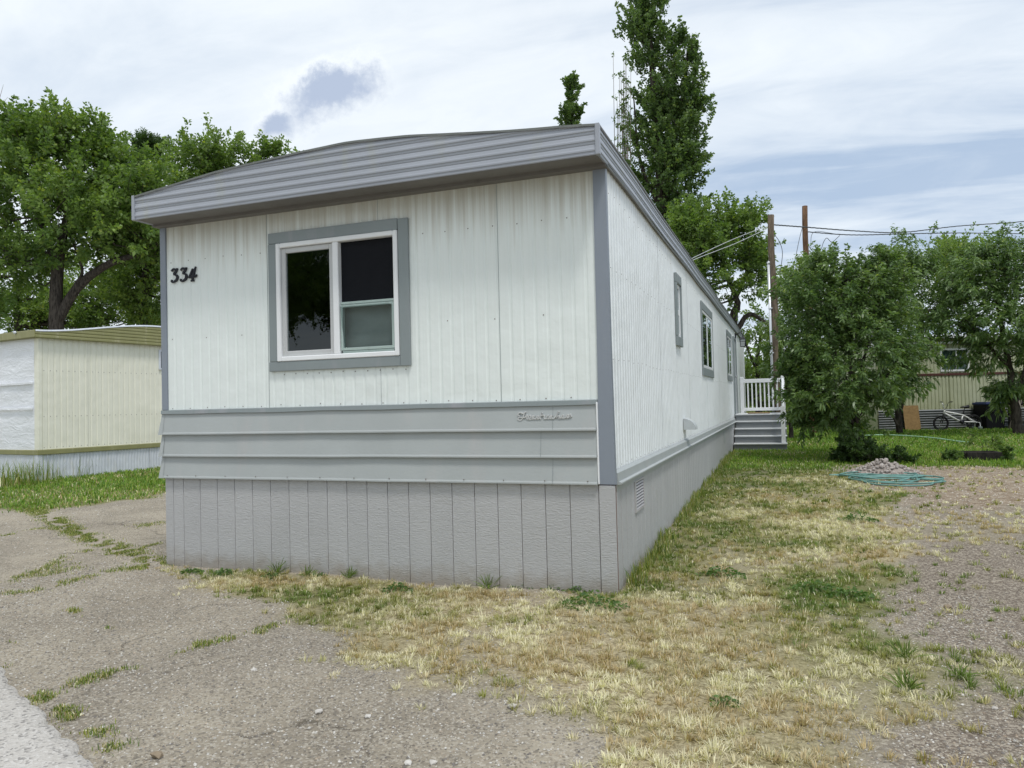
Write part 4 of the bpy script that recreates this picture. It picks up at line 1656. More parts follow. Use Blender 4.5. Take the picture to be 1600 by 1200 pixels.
sdm.obj('saddle', M['black'], bike)
spm = MB()
spm.tube([P3(st_), (sd[0], 0, sd[1])], .014, 8)
spm.obj('seat_post', M['black'], bike)
ck = MB()
ck.tube([(bb[0], -.05, bb[1]), (bb[0], -.06, bb[1])], .075, 16)
ck.tube([(bb[0], -.065, bb[1]), (bb[0] + .09, -.065, bb[1] - .10)], .01, 6)
ck.tube([(bb[0], .065, bb[1]), (bb[0] - .09, .065, bb[1] + .10)], .01, 6)
ck.tube([(bb[0], -.06, bb[1]), (bb[0], .06, bb[1])], .02, 8)
ck.obj('crank', M['iron'], bike)
for s in (-1, 1):
    g = MB()
    g.bbox(bb[0] + (.05 if s < 0 else -.13), bb[0] + (.13 if s < 0 else -.05), .07 * s - .03 + .03 * s, .07 * s + .03 + .03 * s, bb[1] + .10 * s - .012, bb[1] + .10 * s + .012)
    g.obj('pedal', M['black'], bike)
for s in (-1, 1):
    tx = rx_ + .10
    tw = MB()
    tw.tube([(tx, .17 * s - .018, .062), (tx, .17 * s + .018, .062)], .062, 16)
    two = tw.obj('training_wheel', M['trainwheel'], bike)
    ar = MB()
    ar.tube([(ax_[0], .06 * s, ax_[1]), (tx + .02, .12 * s, ax_[1] - .02), (tx + .02, .15 * s, .1), (tx, .16 * s, .062)], .01, 6)
    ar.obj('training_bracket', M['vinyl'], two)
back_obj(bike, (1458 - 1373) * S, -.55, 0.0)
bike.rotation_euler.x = 0

# blue-lidded bin
binr = empty('storage_bin', label='dark storage bin with a blue lid beside the bicycle', cat='bin')
bw, bh = 30 * S, .80
Vb = [(-bw * .44, -.28, 0), (bw * .44, -.28, 0), (bw * .44, .28, 0), (-bw * .44, .28, 0), (-bw * .5, -.33, bh), (bw * .5, -.33, bh), (bw * .5, .33, bh), (-bw * .5, .33, bh)]
MB().add(Vb, [(3, 2, 1, 0), (4, 5, 6, 7), (0, 1, 5, 4), (1, 2, 6, 5), (2, 3, 7, 6), (3, 0, 4, 7)]).obj('body', M['bin'], binr)
MB().bbox(-bw * .54, bw * .54, -.37, .37, bh + .002, bh + .075, .02).bbox(-bw * .45, bw * .45, -.3, .3, bh + .076, bh + .095, .01).obj('lid', M['bluelid'], binr)
MB().bbox(-.15, .15, -.34, -.31, bh * .7, bh * .75, .006).obj('handle', M['bin'], binr)
back_obj(binr, (1535 - 1373) * S, -.40)
# rough workbench with clutter
wb = empty('work_bench', label='old dark wooden work bench against the far trailer', cat='bench')
for i in range(4):
    MB().bbox(-.7, .7, -.30 + i * .15, -.16 + i * .15, .72, .76, .006).obj('top_plank', M['oldwood'], wb)
for x in (-.62, .62):
    for y in (-.24, .24):
        MB().bbox(x - .04, x + .04, y - .04, y + .04, 0, .72, .005).obj('leg', M['darkwood'], wb)
MB().bbox(-.6, .6, -.22, .22, .2, .23, .004).obj('shelf', M['darkwood'], wb)
back_obj(wb, (1583 - 1373) * S, -.55)
mb = MB()
mb.bbox(-.35, .35, -.2, .2, 0, .30, .05)
mb.bbox(-.2, .25, -.15, .15, .30, .42, .05)
o = mb.obj('covered_bundle', M['black'], None, 'black bundle lying on the old work bench', 'bundle')
back_obj(o, (1578 - 1373) * S, -.55, .76)
for i, (xa, xb, zb3, rr_) in enumerate(((1545, 1568, .92, .030), (1554, 1572, 1.04, .022))):
    mb = MB()
    mb.tube([(0, 0, 0), ((xb - xa) * S, .12, zb3)], rr_, 7)
    o = mb.obj('wooden_stick', M['oldwood'], None, ('pale wooden stick leaning on the work bench end', 'thinner grey stick leaning behind the pale one')[i], 'stick')
    back_obj(o, (xa - 1373) * S, -.98 + i * .03, 0)
# red-brown old boards standing behind the peach tree
fb = G(1268, 668)
fence = empty('old_fence_panel', tuple(fb), (0, 0, ba), 'short panel of old red-brown fence boards behind the peach tree', 'fence')
for i in range(6):
    MB().bbox(-.33 + i * .12, -.33 + i * .12 + .112, -.012, .012, -.05, .66 + random.uniform(-.05, .06), .003).obj('board', M['redwood'], fence)
MB().bbox(-.36, .40, .013, .05, .2, .27, .004).obj('rail', M['redwood'], fence)
MB().bbox(-.36, .40, .013, .05, .45, .52, .004).obj('rail', M['redwood'], fence)
fb = G(1288, 668)
mb = MB()
mb.bbox(-.05, .05, -.05, .05, -.1, .62, .008)
mb.bbox(-.065, .065, -.065, .065, .62, .66, .008)
o = mb.obj('white_post', M['vinyl'], None, 'short white post beside the old fence boards', 'post')
o.location = tuple(fb)

# ------------------------------------------------------------------ POLES AND WIRES
def upole(px, ytop, dep, r, name, mat, label):
    top = D(px, ytop, dep)
    gz_ = float(hgt(top[1]))
    root = empty(name, (top[0], top[1], gz_), label=label, cat='utility pole')
    n = 14
    H_ = top[2] - gz_
    mb = MB()
    mb.tube([(.02 * math.sin(i * .9), .015 * math.cos(i * 1.3), -.4 + (H_ + .4) * i / n) for i in range(n + 1)], [r * (1.18 - .18 * i / n) for i in range(n + 1)], 14)
    mb.obj('shaft', mat, root)
    return root, top, gz_, H_
p1, t1, g1, H1 = upole(1204.5, 336, 20, .082, 'utility_pole', M['pole_grey'], 'shorter grey-brown utility pole with a metal conduit, left of its pair')
cxp, cyp = -.10, -.06
mb = MB()
zc = H1 - (413 - 336) * 20 / FPX
mb.tube([(cxp, cyp, -.1), (cxp, cyp, zc)], .035, 10)
mb.tube([(cxp, cyp, zc), (cxp, cyp, zc + .06)], .045, 10)
co = mb.obj('conduit', M['pipe'], p1)
for z in (1.2, 2.4, 3.6):
    MB().bbox(cxp - .045, cxp + .06, cyp - .045, cyp + .045, z, z + .03, .004).obj('strap', M['zinc'], co)
p2, t2, g2, H2 = upole(1257.5, 322, 24, .085, 'utility_pole', M['pole'], 'taller reddish-brown utility pole, right of its pair')


def cable(name, pts, r, mat, label, tw=None):
    mb = MB()
    S_ = smooth_path(pts, 8)
    if tw:
        for ph in (0, 2.1, 4.2):
            Q = []
            for i, q in enumerate(smooth_path(pts, 26)):
                a = i * .75 + ph
                Q.append((q[0], q[1] + tw * math.cos(a), q[2] + tw * math.sin(a)))
            mb.tube(Q, r, 4)
    else:
        mb.tube(S_, r, 5)
    return mb.obj(name, mat, None, label, 'cable')


cable('power_cable', [D(1205, 351, 20), D(1260, 355, 21), D(1340, 361, 23), D(1410, 363, 25), D(1500, 353, 27), D(1620, 344, 30), D(1800, 322, 34)], .008, M['wire'], 'upper twisted power cable running right from the grey-brown pole', .012)
cable('power_cable', [D(1258, 362, 24), D(1330, 367, 25), D(1410, 365.5, 26), D(1500, 364, 28), D(1620, 365, 31), D(1800, 362, 36)], .008, M['wire'], 'lower twisted power cable running right from the reddish pole', .012)
cable('service_drop', [D(1203, 352, 20), D(1150, 372, 19.5), D(1085, 402, 18.6), D(1062, 416, 18.0)], .008, M['wire_light'], 'upper pale service wire sloping from the pole to the white home')
cable('service_drop', [D(1203, 355, 20), D(1150, 380, 19.5), D(1085, 405.5, 18.6), D(1060, 421, 17.6)], .008, M['wire_light'], 'lower pale service wire sloping from the pole to the white home')
cable('drip_loop', [D(1208, 364, 20), D(1218, 378, 20), D(1222.5, 394, 20), D(1221, 412, 20), D(1219, 425, 20)], .009, M['wire'], 'thin dark wire curving down beside the grey-brown pole')
cable('guy_wire', [D(1255, 350, 24), D(1248, 378, 23.7), D(1239, 425, 23.2), D(1232, 470, 22.8)], .010, M['wire'], 'straight guy wire slanting down left of the reddish pole')
cable('drip_loop', [D(1260, 375, 24), D(1266, 388, 24), D(1274, 395, 24), D(1282, 391, 24), D(1287, 378, 24), D(1292, 372, 24), D(1300, 378, 24), D(1312, 368, 24)], .010, M['wire'], 'looped slack wire hanging right of the reddish pole')
cable('drip_loop', [D(1267, 388, 23.9), D(1268, 368, 23.9), D(1276, 361.5, 23.9), D(1296, 364, 23.9), D(1312, 367, 23.9)], .008, M['wire'], 'small arched wire above the slack loop by the reddish pole')


# ------------------------------------------------------------------ FOLIAGE
def leaf_mesh(name, pos, out, length, width, col, mat, droop=.3, seg=2, seed=0):
    """pos (N,3) leaf bases, out (N,3) pointing directions"""
    r = np.random.default_rng(seed)
    N = len(pos)
    d = out / (np.linalg.norm(out, axis=1, keepdims=True) + 1e-9)
    rv = r.normal(size=(N, 3))
    sdv = np.cross(d, rv)
    sdv /= np.linalg.norm(sdv, axis=1, keepdims=True) + 1e-9
    L = (length * r.uniform(.65, 1.25, N))[:, None]
    Wd = (width * r.uniform(.7, 1.2, N))[:, None]
    dn = np.array([0, 0, -1.0])
    if seg == 1:
        m1 = pos + d * L * .5
        V = np.stack([pos, m1 + sdv * Wd * .5, pos + d * L + dn * L * droop * .5, m1 - sdv * Wd * .5], 1).reshape(-1, 3)
        Fq = np.arange(N * 4).reshape(-1, 4)
        return np_mesh(name, V, Fq, mat, np.repeat(col, 4, 0))
    p1_ = pos + d * L * .36 + dn * L * droop * .16
    p2_ = pos + d * L * .70 + dn * L * droop * .50
    tip = pos + d * L * .95 + dn * L * droop * 1.05
    V = np.stack([pos, p1_ + sdv * Wd * .5, p1_ - sdv * Wd * .5, p2_ + sdv * Wd * .42, p2_ - sdv * Wd * .42, tip], 1).reshape(-1, 3)
    b = (np.arange(N) * 6)[:, None]
    T = np.concatenate([b + np.array([[0, 1, 2]]), b + np.array([[1, 3, 4]]), b + np.array([[1, 4, 2]]), b + np.array([[3, 5, 4]])], 0)
    return np_mesh(name, V, T, mat, np.repeat(col, 6, 0))


def ball(r, n):
    v = r.normal(size=(n, 3))
    v /= np.linalg.norm(v, axis=1, keepdims=True)
    return v


PAL = {
    'elm': ((.085, .155, .034), (.225, .320, .075)),
    'dark': ((.032, .066, .020), (.080, .140, .038)),
    'poplar': ((.072, .132, .042), (.170, .250, .085)),
    'peach': ((.060, .118, .032), (.195, .285, .095)),
    'light': ((.110, .185, .042), (.220, .310, .085)),
    'weed': ((.06, .12, .03), (.14, .23, .06)),
}


def tree(name, label, base, stems, lobes, nclump, per, clump_r, leaf, pal, seed, group=None, droop=.3, seg=1, bark='bark', mat='leaf', shell=.55, limb_frac=.45, limb_r=.035, flow=.35, cat='tree', wpow=.6, nper=9):
    """stems: polylines [(x,y,z,r)...] relative to base; lobes: (x,y,z,rx,ry,rz) relative to base"""
    r = np.random.default_rng(seed)
    root = empty(name, tuple(base), label=label, cat=cat, group=group)
    mb = MB()
    nodes = []
    for s in stems:
        S_ = smooth_path(s, 5)
        S_ = [q + np.array([*r.normal(0, .012, 2), 0, 0]) * min(1, q[3] * 8) for q in S_]
        mb.tube([q[:3] for q in S_], [max(q[3], .006) for q in S_], 9)
        nodes += [q for q in S_]
    nodes = np.array(nodes)
    lob = np.array(lobes, float)
    vol = lob[:, 3] * lob[:, 4] * lob[:, 5]
    wts = vol ** wpow
    # boughs -> shoots -> leaves
    nb_ = max(6, int(nclump / nper))
    idx = r.choice(len(lob), nb_, p=wts / wts.sum())
    u = ball(r, nb_) * (r.random(nb_) ** (1 / 3) * (1 - shell) + shell * r.random(nb_) ** .25)[:, None] * .92
    bc = lob[idx, :3] + u * lob[idx, 3:6]
    nz = nodes[nodes[:, 2] > nodes[:, 2].max() * .18] if len(nodes) > 6 else nodes
    axis_ = np.array([np.average(lob[:, 0], weights=vol), np.average(lob[:, 1], weights=vol), np.average(lob[:, 2], weights=vol) - lob[:, 5].max() * .5])
    for c in bc:
        if r.random() > limb_frac * 2.2:
            continue
        low = nz[nz[:, 2] < c[2] + .2]
        if not len(low):
            low = nz
        dd = np.linalg.norm(low[:, :3] - c, axis=1) + .3 * np.abs(low[:, 2] - (c[2] - .3))
        q = low[np.argmin(dd)]
        ln = np.linalg.norm(q[:3] - c)
        mid = (q[:3] + c) / 2 + np.array([0, 0, -.10 * ln]) + r.normal(0, .06 * ln, 3)
        r0 = min(q[3] * .6, limb_r * (.5 + ln * .35))
        mb.tube([q[:3], (q[:3] * .5 + mid * .5) + r.normal(0, .02 * ln, 3), mid, c], [r0, r0 * .8, r0 * .55, .004], 5, False)
    bi = r.integers(0, nb_, nclump)
    brad = (np.minimum(np.minimum(lob[idx, 3], lob[idx, 5]) * .55, clump_r * 1.9) * r.uniform(.7, 1.2, nb_))[bi]
    sdir = ball(r, nclump)
    outw = bc[bi] - axis_
    outw /= np.linalg.norm(outw, axis=1, keepdims=True) + 1e-6
    cen = bc[bi] + sdir * (brad * r.random(nclump) ** .45)[:, None] * np.array([1, 1, .8])
    sdir = sdir * .8 + outw * .5 + r.normal(0, .35, (nclump, 3))
    sdir[:, 2] += flow * 1.6
    sdir /= np.linalg.norm(sdir, axis=1, keepdims=True)
    slen = clump_r * 1.5 * r.uniform(.6, 1.5, nclump)
    for c, d_, l_ in zip(cen[::2], sdir[::2], slen[::2]):
        mb.tube([c - d_ * l_ * .3, c + d_ * l_ * .75], [max(.006, leaf[1] * .14), .003], 3, False)
    mb.obj('trunk', M[bark], root)
    N = nclump * per
    ci = np.repeat(np.arange(nclump), per)
    tt = r.random(N)
    arch = np.zeros((N, 3))
    arch[:, 2] = -droop * .25 * tt ** 2 * slen[ci]
    pos = cen[ci] + sdir[ci] * (tt * slen[ci])[:, None] + arch + r.normal(size=(N, 3)) * (clump_r * .16 * (1.2 - .7 * tt))[:, None]
    side_ = ball(r, N)
    side_ -= sdir[ci] * np.sum(side_ * sdir[ci], axis=1, keepdims=True) * .6
    outd = sdir[ci] * .55 + side_ * .95
    outd[:, 2] += flow * .4
    lo, hi = [np.array(v) for v in PAL[pal]]
    tone = np.clip(r.normal(.42, .13, nb_)[bi][ci] + r.normal(0, .12, nclump)[ci] + .18 * (tt - .5) + r.normal(0, .18, N), 0, 1.2)
    col = lo + (hi - lo) * tone[:, None]
    yel = (r.random(N) < .04)[:, None]
    col = np.where(yel, col * np.array([1.5, 1.25, .8]), col)
    me = leaf_mesh(name + '_crown', pos, outd, leaf[0], leaf[1], np.clip(col, 0, .5), M[mat], droop, seg, seed + 1)
    link(bpy.data.objects.new('crown', me), root)
    return root


def rel(base, px, py, dep):
    return D(px, py, dep) - base


def lobe(base, px, py, dep, rpx, rpy, thick=None):
    c = rel(base, px, py, dep)
    rx = rpx * dep / FPX
    rz = rpy * dep / FPX
    return (c[0], c[1], c[2], rx, thick if thick else rx * .9, rz)


def stem(base, pts, dep, r0, r1):
    out = []
    n = len(pts)
    for i, (x, y) in enumerate(pts):
        q = rel(base, x, y, dep)
        out.append((q[0], q[1], q[2], r0 + (r1 - r0) * i / (n - 1)))
    return out


def gbase(px, dep):
    q = D(px, 640, dep)
    return np.array([q[0], q[1], float(hgt(q[1]))])


# --- left: big elm behind the cream home
dp = 27.0
b = gbase(88, dp)
tree('elm_tree', 'big leafy elm with forked dark trunk behind the cream mobile home', b,
     [[(0, 0, -.3, .36), *stem(b, [(87, 560), (88, 500), (90, 420), (100, 360), (118, 300), (125, 240)], dp, .29, .06)],
      stem(b, [(88, 505), (120, 450), (165, 415), (210, 398), (262, 372), (320, 330)], dp, .19, .05),
      stem(b, [(91, 420), (78, 385), (60, 340), (40, 280)], dp, .18, .05), stem(b, [(118, 445), (128, 420), (106, 360)], dp, .07, .03)],
     [lobe(b, 95, 268, dp, 105, 78), lobe(b, 40, 255, dp, 70, 64), lobe(b, 150, 268, dp + 1, 55, 56), lobe(b, 10, 340, dp, 70, 90), lobe(b, 120, 340, dp - 1, 90, 60), lobe(b, 190, 330, dp - .5, 70, 75),
      lobe(b, 235, 350, dp, 60, 70), lobe(b, 25, 430, dp, 70, 55), lobe(b, 150, 400, dp + 1, 60, 35), lobe(b, -70, 320, dp, 90, 150), lobe(b, 55, 212, dp, 44, 32), lobe(b, 115, 218, dp, 44, 30), lobe(b, 172, 240, dp, 26, 26), lobe(b, 60, 400, dp, 50, 40), lobe(b, 200, 400, dp + 1, 50, 36)],
     1300, 52, .52, (.17, .10), 'elm', 11, 'trees behind the homes', limb_frac=.22, shell=.45)
dp = 33.0
b = gbase(330, dp)
tree('elm_tree', 'pale green tree showing just over the left half of the roof', b,
     [[(0, 0, -.3, .34), *stem(b, [(330, 560), (328, 450), (335, 350), (345, 260)], dp, .32, .06)], stem(b, [(330, 430), (290, 350), (270, 280)], dp, .16, .04), stem(b, [(334, 400), (390, 310), (410, 260)], dp, .14, .04)],
     [lobe(b, 300, 285, dp, 58, 60), lobe(b, 345, 262, dp, 55, 36), lobe(b, 395, 275, dp, 34, 26), lobe(b, 260, 268, dp, 34, 40), lobe(b, 330, 350, dp, 90, 70), lobe(b, 425, 262, dp, 24, 30), lobe(b, 440, 330, dp, 60, 60), lobe(b, 455, 245, dp + 2, 16, 14)],
     560, 48, .55, (.17, .10), 'light', 12, 'trees behind the homes', limb_frac=.25)
dp = 40.0
b = gbase(232, dp)
tree('pine_tree', 'dark conifer tip rising between the elm and the pale green tree', b,
     [[(0, 0, -.3, .3), *stem(b, [(232, 600), (232, 400), (232, 225)], dp, .28, .02)]],
     [lobe(b, 232, 232, dp, 13, 30), lobe(b, 248, 240, dp, 9, 24), lobe(b, 218, 245, dp, 10, 24), lobe(b, 232, 300, dp, 40, 60), lobe(b, 232, 420, dp, 60, 90)],
     360, 60, .42, (.17, .05), 'dark', 13, 'trees behind the homes', limb_frac=.2, wpow=.15, flow=.5)
dp = 31.0
b = gbase(222, dp)
tree('elm_tree', 'darker dense tree filling the gap left of the white home', b,
     [[(0, 0, -.3, .3), *stem(b, [(224, 560), (222, 480), (228, 420), (232, 360)], dp, .26, .06)], stem(b, [(222, 470), (250, 420), (280, 380)], dp, .12, .04)],
     [lobe(b, 228, 430, dp, 44, 60), lobe(b, 265, 440, dp, 40, 80), lobe(b, 212, 475, dp, 36, 34), lobe(b, 185, 440, dp, 30, 34), lobe(b, 250, 370, dp, 50, 50), lobe(b, 330, 430, dp, 70, 100), lobe(b, 240, 505, dp, 40, 20)],
     520, 55, .48, (.15, .09), 'elm', 14, 'trees behind the homes', limb_frac=.3)
dp = 36.0
b = gbase(30, dp)
tree('elm_tree', 'far leafy tree low behind the big elm', b,
     [[(0, 0, -.3, .3), *stem(b, [(30, 560), (28, 480), (36, 420)], dp, .26, .06)]],
     [lobe(b, 20, 440, dp, 70, 60), lobe(b, 90, 470, dp, 60, 35), lobe(b, -80, 430, dp, 90, 80), lobe(b, 140, 470, dp, 50, 34), lobe(b, 60, 410, dp, 50, 40), lobe(b, 20, 490, dp, 60, 22), lobe(b, 110, 492, dp, 60, 20), lobe(b, 200, 490, dp, 50, 24), lobe(b, 235, 505, dp, 40, 20), lobe(b, 150, 508, dp, 50, 16), lobe(b, 30, 510, dp, 60, 16), lobe(b, 60, 470, dp, 60, 30), lobe(b, 190, 450, dp, 40, 30)],
     820, 46, .6, (.16, .09), 'elm', 15, 'trees behind the homes', limb_frac=.15, wpow=.35, nper=6)
# bare twigs at the left picture edge
dp = 38.0
b = gbase(-14, dp)
root = empty('bare_tree', tuple(b), label='bare dead twigs above the elm at the far left', cat='tree')
mb = MB()
mb.tube([(0, 0, -.3), tuple(rel(b, -14, 300, dp)), tuple(rel(b, -6, 190, dp))], [.25, .15, .05], 7)
r_ = np.random.default_rng(5)
for k in range(14):
    a = rel(b, -8 + r_.uniform(-4, 4), r_.uniform(170, 260), dp)
    c = rel(b, r_.uniform(-30, 20), r_.uniform(132, 185), dp)
    mb.tube([tuple(a), tuple((a + c) / 2 + r_.normal(0, .15, 3)), tuple(c)], [.03, .018, .006], 4)
mb.obj('trunk', M['bark_pale'], root)

# --- poplars behind the home
dp = 36.0
b = gbase(1035, dp)
pl_l = []
for (x, y, rx, ry) in ((1010, 10, 32, 45), (1000, 50, 34, 40), (1022, 90, 38, 42), (1070, 75, 22, 34), (1075, 120, 24, 36), (1040, 150, 45, 45), (1015, 200, 40, 50), (1070, 190, 34, 42), (1088, 170, 16, 26), (1050, 250, 52, 48),
                       (1020, 280, 40, 48), (1078, 255, 22, 30), (1060, 310, 42, 44), (1040, 370, 40, 60), (1010, -40, 26, 40), (1030, 450, 40, 70)):
    pl_l.append(lobe(b, x, y, dp, rx * .92, ry))
tree('poplar_tree', 'tall dark poplar with two tops rising behind the roof', b,
     [[(0, 0, -.3, .40), *stem(b, [(1035, 560), (1034, 400), (1030, 250), (1018, 100), (1010, -60)], dp, .36, .05)], stem(b, [(1033, 350), (1052, 230), (1070, 130), (1076, 60)], dp, .18, .03), stem(b, [(1033, 330), (1000, 250), (990, 150)], dp, .12, .03)],
     pl_l, 1400, 48, .42, (.15, .12), 'poplar', 21, 'poplars behind the home', nper=4, limb_frac=.1, flow=.7, shell=.4)
# thin bare shoots on its left
root = empty('bare_shoots', tuple(gbase(968, 35.0)), label='thin half-bare upright shoots left of the tall poplar', cat='tree')
b = gbase(968, 35.0)
mb = MB()
r_ = np.random.default_rng(8)
lp_, ld_ = [], []
for k in range(16):
    x0 = r_.uniform(962, 985)
    x1 = x0 + r_.uniform(-8, 5)
    yt = r_.uniform(75, 200)
    pts = [rel(b, x0 + 6, 640, 35), rel(b, x0 + 2, 420, 35), rel(b, (x0 + x1) / 2, 280, 35), rel(b, x1, yt, 35)]
    S_ = smooth_path(pts, 6)
    mb.tube(S_, list(np.linspace(.045, .008, len(S_))), 4)
    for q in range(130):
        p = S_[r_.integers(8, len(S_))]
        lp_.append(p + r_.normal(0, .05, 3))
        ld_.append(r_.normal(0, 1, 3) + np.array([0, 0, .4]))
mb.obj('trunk', M['bark_pale'], root)
lc = np.array(PAL['poplar'][0]) + (np.array(PAL['poplar'][1]) - np.array(PAL['poplar'][0])) * r_.random((len(lp_), 1))
link(bpy.data.objects.new('crown', leaf_mesh('shoots_crown', np.array(lp_), np.array(ld_), .12, .08, lc, M['leaf'], .2, 1, 3)), root)
dp = 46.0
b = gbase(892, dp)
tree('poplar_tree', 'small poplar top poking above the roof ridge', b,
     [[(0, 0, -.3, .3), *stem(b, [(892, 600), (892, 400), (892, 240), (893, 165)], dp, .28, .02)]],
     [lobe(b, 893, 148, dp, 9, 20), lobe(b, 894, 135, dp, 6, 10), lobe(b, 891, 185, dp, 14, 24), lobe(b, 892, 230, dp, 20, 30), lobe(b, 892, 320, dp, 28, 70), lobe(b, 892, 450, dp, 30, 80)],
     420, 46, .34, (.17, .13), 'poplar', 22, 'poplars behind the home', limb_frac=.2, flow=.7, wpow=.2, nper=4)
# elm right behind the far end of the home
dp = 30.0
b = gbase(1150, dp)
tree('elm_tree', 'rounded elm with a crooked limb behind the end of the white home', b,
     [[(0, 0, -.3, .34), *stem(b, [(1146, 600), (1146, 500), (1152, 480), (1149, 462), (1135, 430), (1125, 380)], dp, .2, .05)], stem(b, [(1147, 520), (1170, 492), (1190, 500), (1215, 520)], dp, .12, .05), stem(b, [(1150, 465), (1165, 430), (1175, 370)], dp, .1, .03)],
     [lobe(b, 1115, 385, dp, 55, 58), lobe(b, 1160, 375, dp, 34, 42), lobe(b, 1150, 425, dp, 48, 40), lobe(b, 1085, 350, dp, 34, 30), lobe(b, 1075, 420, dp, 50, 60), lobe(b, 1180, 420, dp, 20, 40), lobe(b, 1178, 350, dp, 14, 18)],
     620, 50, .45, (.15, .085), 'elm', 23, 'trees behind the homes', limb_frac=.3)
dp = 34.0
b = gbase(1185, dp)
tree('shrub_tree', 'low leafy growth behind the porch', b,
     [[(0, 0, -.3, .16), *stem(b, [(1185, 600), (1184, 560), (1190, 520)], dp, .14, .05)], stem(b, [(1186, 590), (1170, 550), (1160, 525)], dp, .08, .03)],
     [lobe(b, 1185, 540, dp, 36, 46), lobe(b, 1205, 580, dp, 40, 50), lobe(b, 1170, 600, dp, 30, 40), lobe(b, 1230, 620, dp, 50, 40), lobe(b, 1200, 500, dp, 20, 24)],
     260, 55, .5, (.14, .08), 'elm', 24, 'trees behind the homes', limb_frac=.3)
# pale willow-like tree behind the poles
dp = 21.5
b = gbase(1235, dp)
tree('peach_tree', 'pale yellow-green tree between the two utility poles and the peach tree', b,
     [[(0, 0, -.2, .07), *stem(b, [(1235, 650), (1234, 600), (1238, 540), (1240, 480)], dp, .06, .03)], stem(b, [(1235, 620), (1215, 560), (1208, 500)], dp, .06, .02)],
     [lobe(b, 1225, 470, dp, 30, 42), lobe(b, 1226, 530, dp, 20, 46), lobe(b, 1245, 450, dp, 30, 30), lobe(b, 1250, 520, dp, 40, 60), lobe(b, 1222, 585, dp, 16, 30), lobe(b, 1262, 425, dp, 22, 20)],
     330, 38, .34, (.15, .042), 'light', 31, 'fruit trees on the lawn', droop=.7, seg=2, limb_frac=.3, mat='leaf_gloss')

# --- the peach tree in the yard
dp = 14.8
b = G(1335, 715)
tree('peach_tree', 'bushy dark green peach tree standing beside the rock pile', b,
     [[(0, 0, -.1, .10), *stem(b, [(1336, 690), (1338, 660), (1334, 620), (1328, 560), (1325, 500), (1320, 440)], dp, .085, .02)],
      stem(b, [(1338, 665), (1312, 640), (1280, 600), (1250, 560)], dp, .05, .015), stem(b, [(1336, 655), (1362, 620), (1395, 580), (1420, 545)], dp, .05, .015),
      stem(b, [(1334, 630), (1350, 560), (1370, 490)], dp, .045, .012), stem(b, [(1332, 620), (1300, 540), (1285, 470)], dp, .045, .012)],
     [lobe(b, 1320, 480, dp, 80, 66), lobe(b, 1285, 455, dp, 50, 45), lobe(b, 1370, 475, dp, 55, 55), lobe(b, 1330, 560, dp - .3, 100, 70), lobe(b, 1268, 540, dp, 54, 58), lobe(b, 1400, 560, dp, 50, 52), lobe(b, 1246, 588, dp, 34, 36),
      lobe(b, 1300, 620, dp - .4, 75, 40), lobe(b, 1375, 615, dp, 55, 34), lobe(b, 1252, 630, dp - .2, 24, 32), lobe(b, 1338, 660, dp - .2, 26, 40), lobe(b, 1310, 420, dp, 45, 22), lobe(b, 1375, 425, dp, 26, 22), lobe(b, 1430, 545, dp - .2, 22, 20), lobe(b, 1250, 668, dp - .2, 10, 22),
      lobe(b, 1330, 700, dp - .3, 18, 22)],
     1350, 33, .19, (.108, .036), 'peach', 32, 'fruit trees on the lawn', droop=.38, seg=2, limb_frac=.4, limb_r=.022, mat='leaf_gloss', flow=.35, shell=.4)
# ivy-like shrub at its foot
def shrub(name, label, base, lobes, nclump, per, cr, leaf, pal, seed, group=None, cat='shrub'):
    st_ = [[(0, 0, -.03, .007), (0, 0, .05, .006), (.01, .01, max(.08, lobes[0][2] * .7), .004)]]
    return tree(name, label, base, st_, lobes, nclump, per, cr, leaf, pal, seed, group, limb_frac=.3, limb_r=.008, cat=cat)
b = G(1368, 724)
shrub('low_shrub', 'low dark green shrub mound at the foot of the peach tree', b, [(-.18, .15, .16, .36, .35, .18), (.15, .1, .09, .36, .35, .12), (-.38, .2, .22, .22, .3, .24), (.42, .0, .04, .25, .3, .08)], 300, 48, .09, (.05, .026), 'dark', 33)
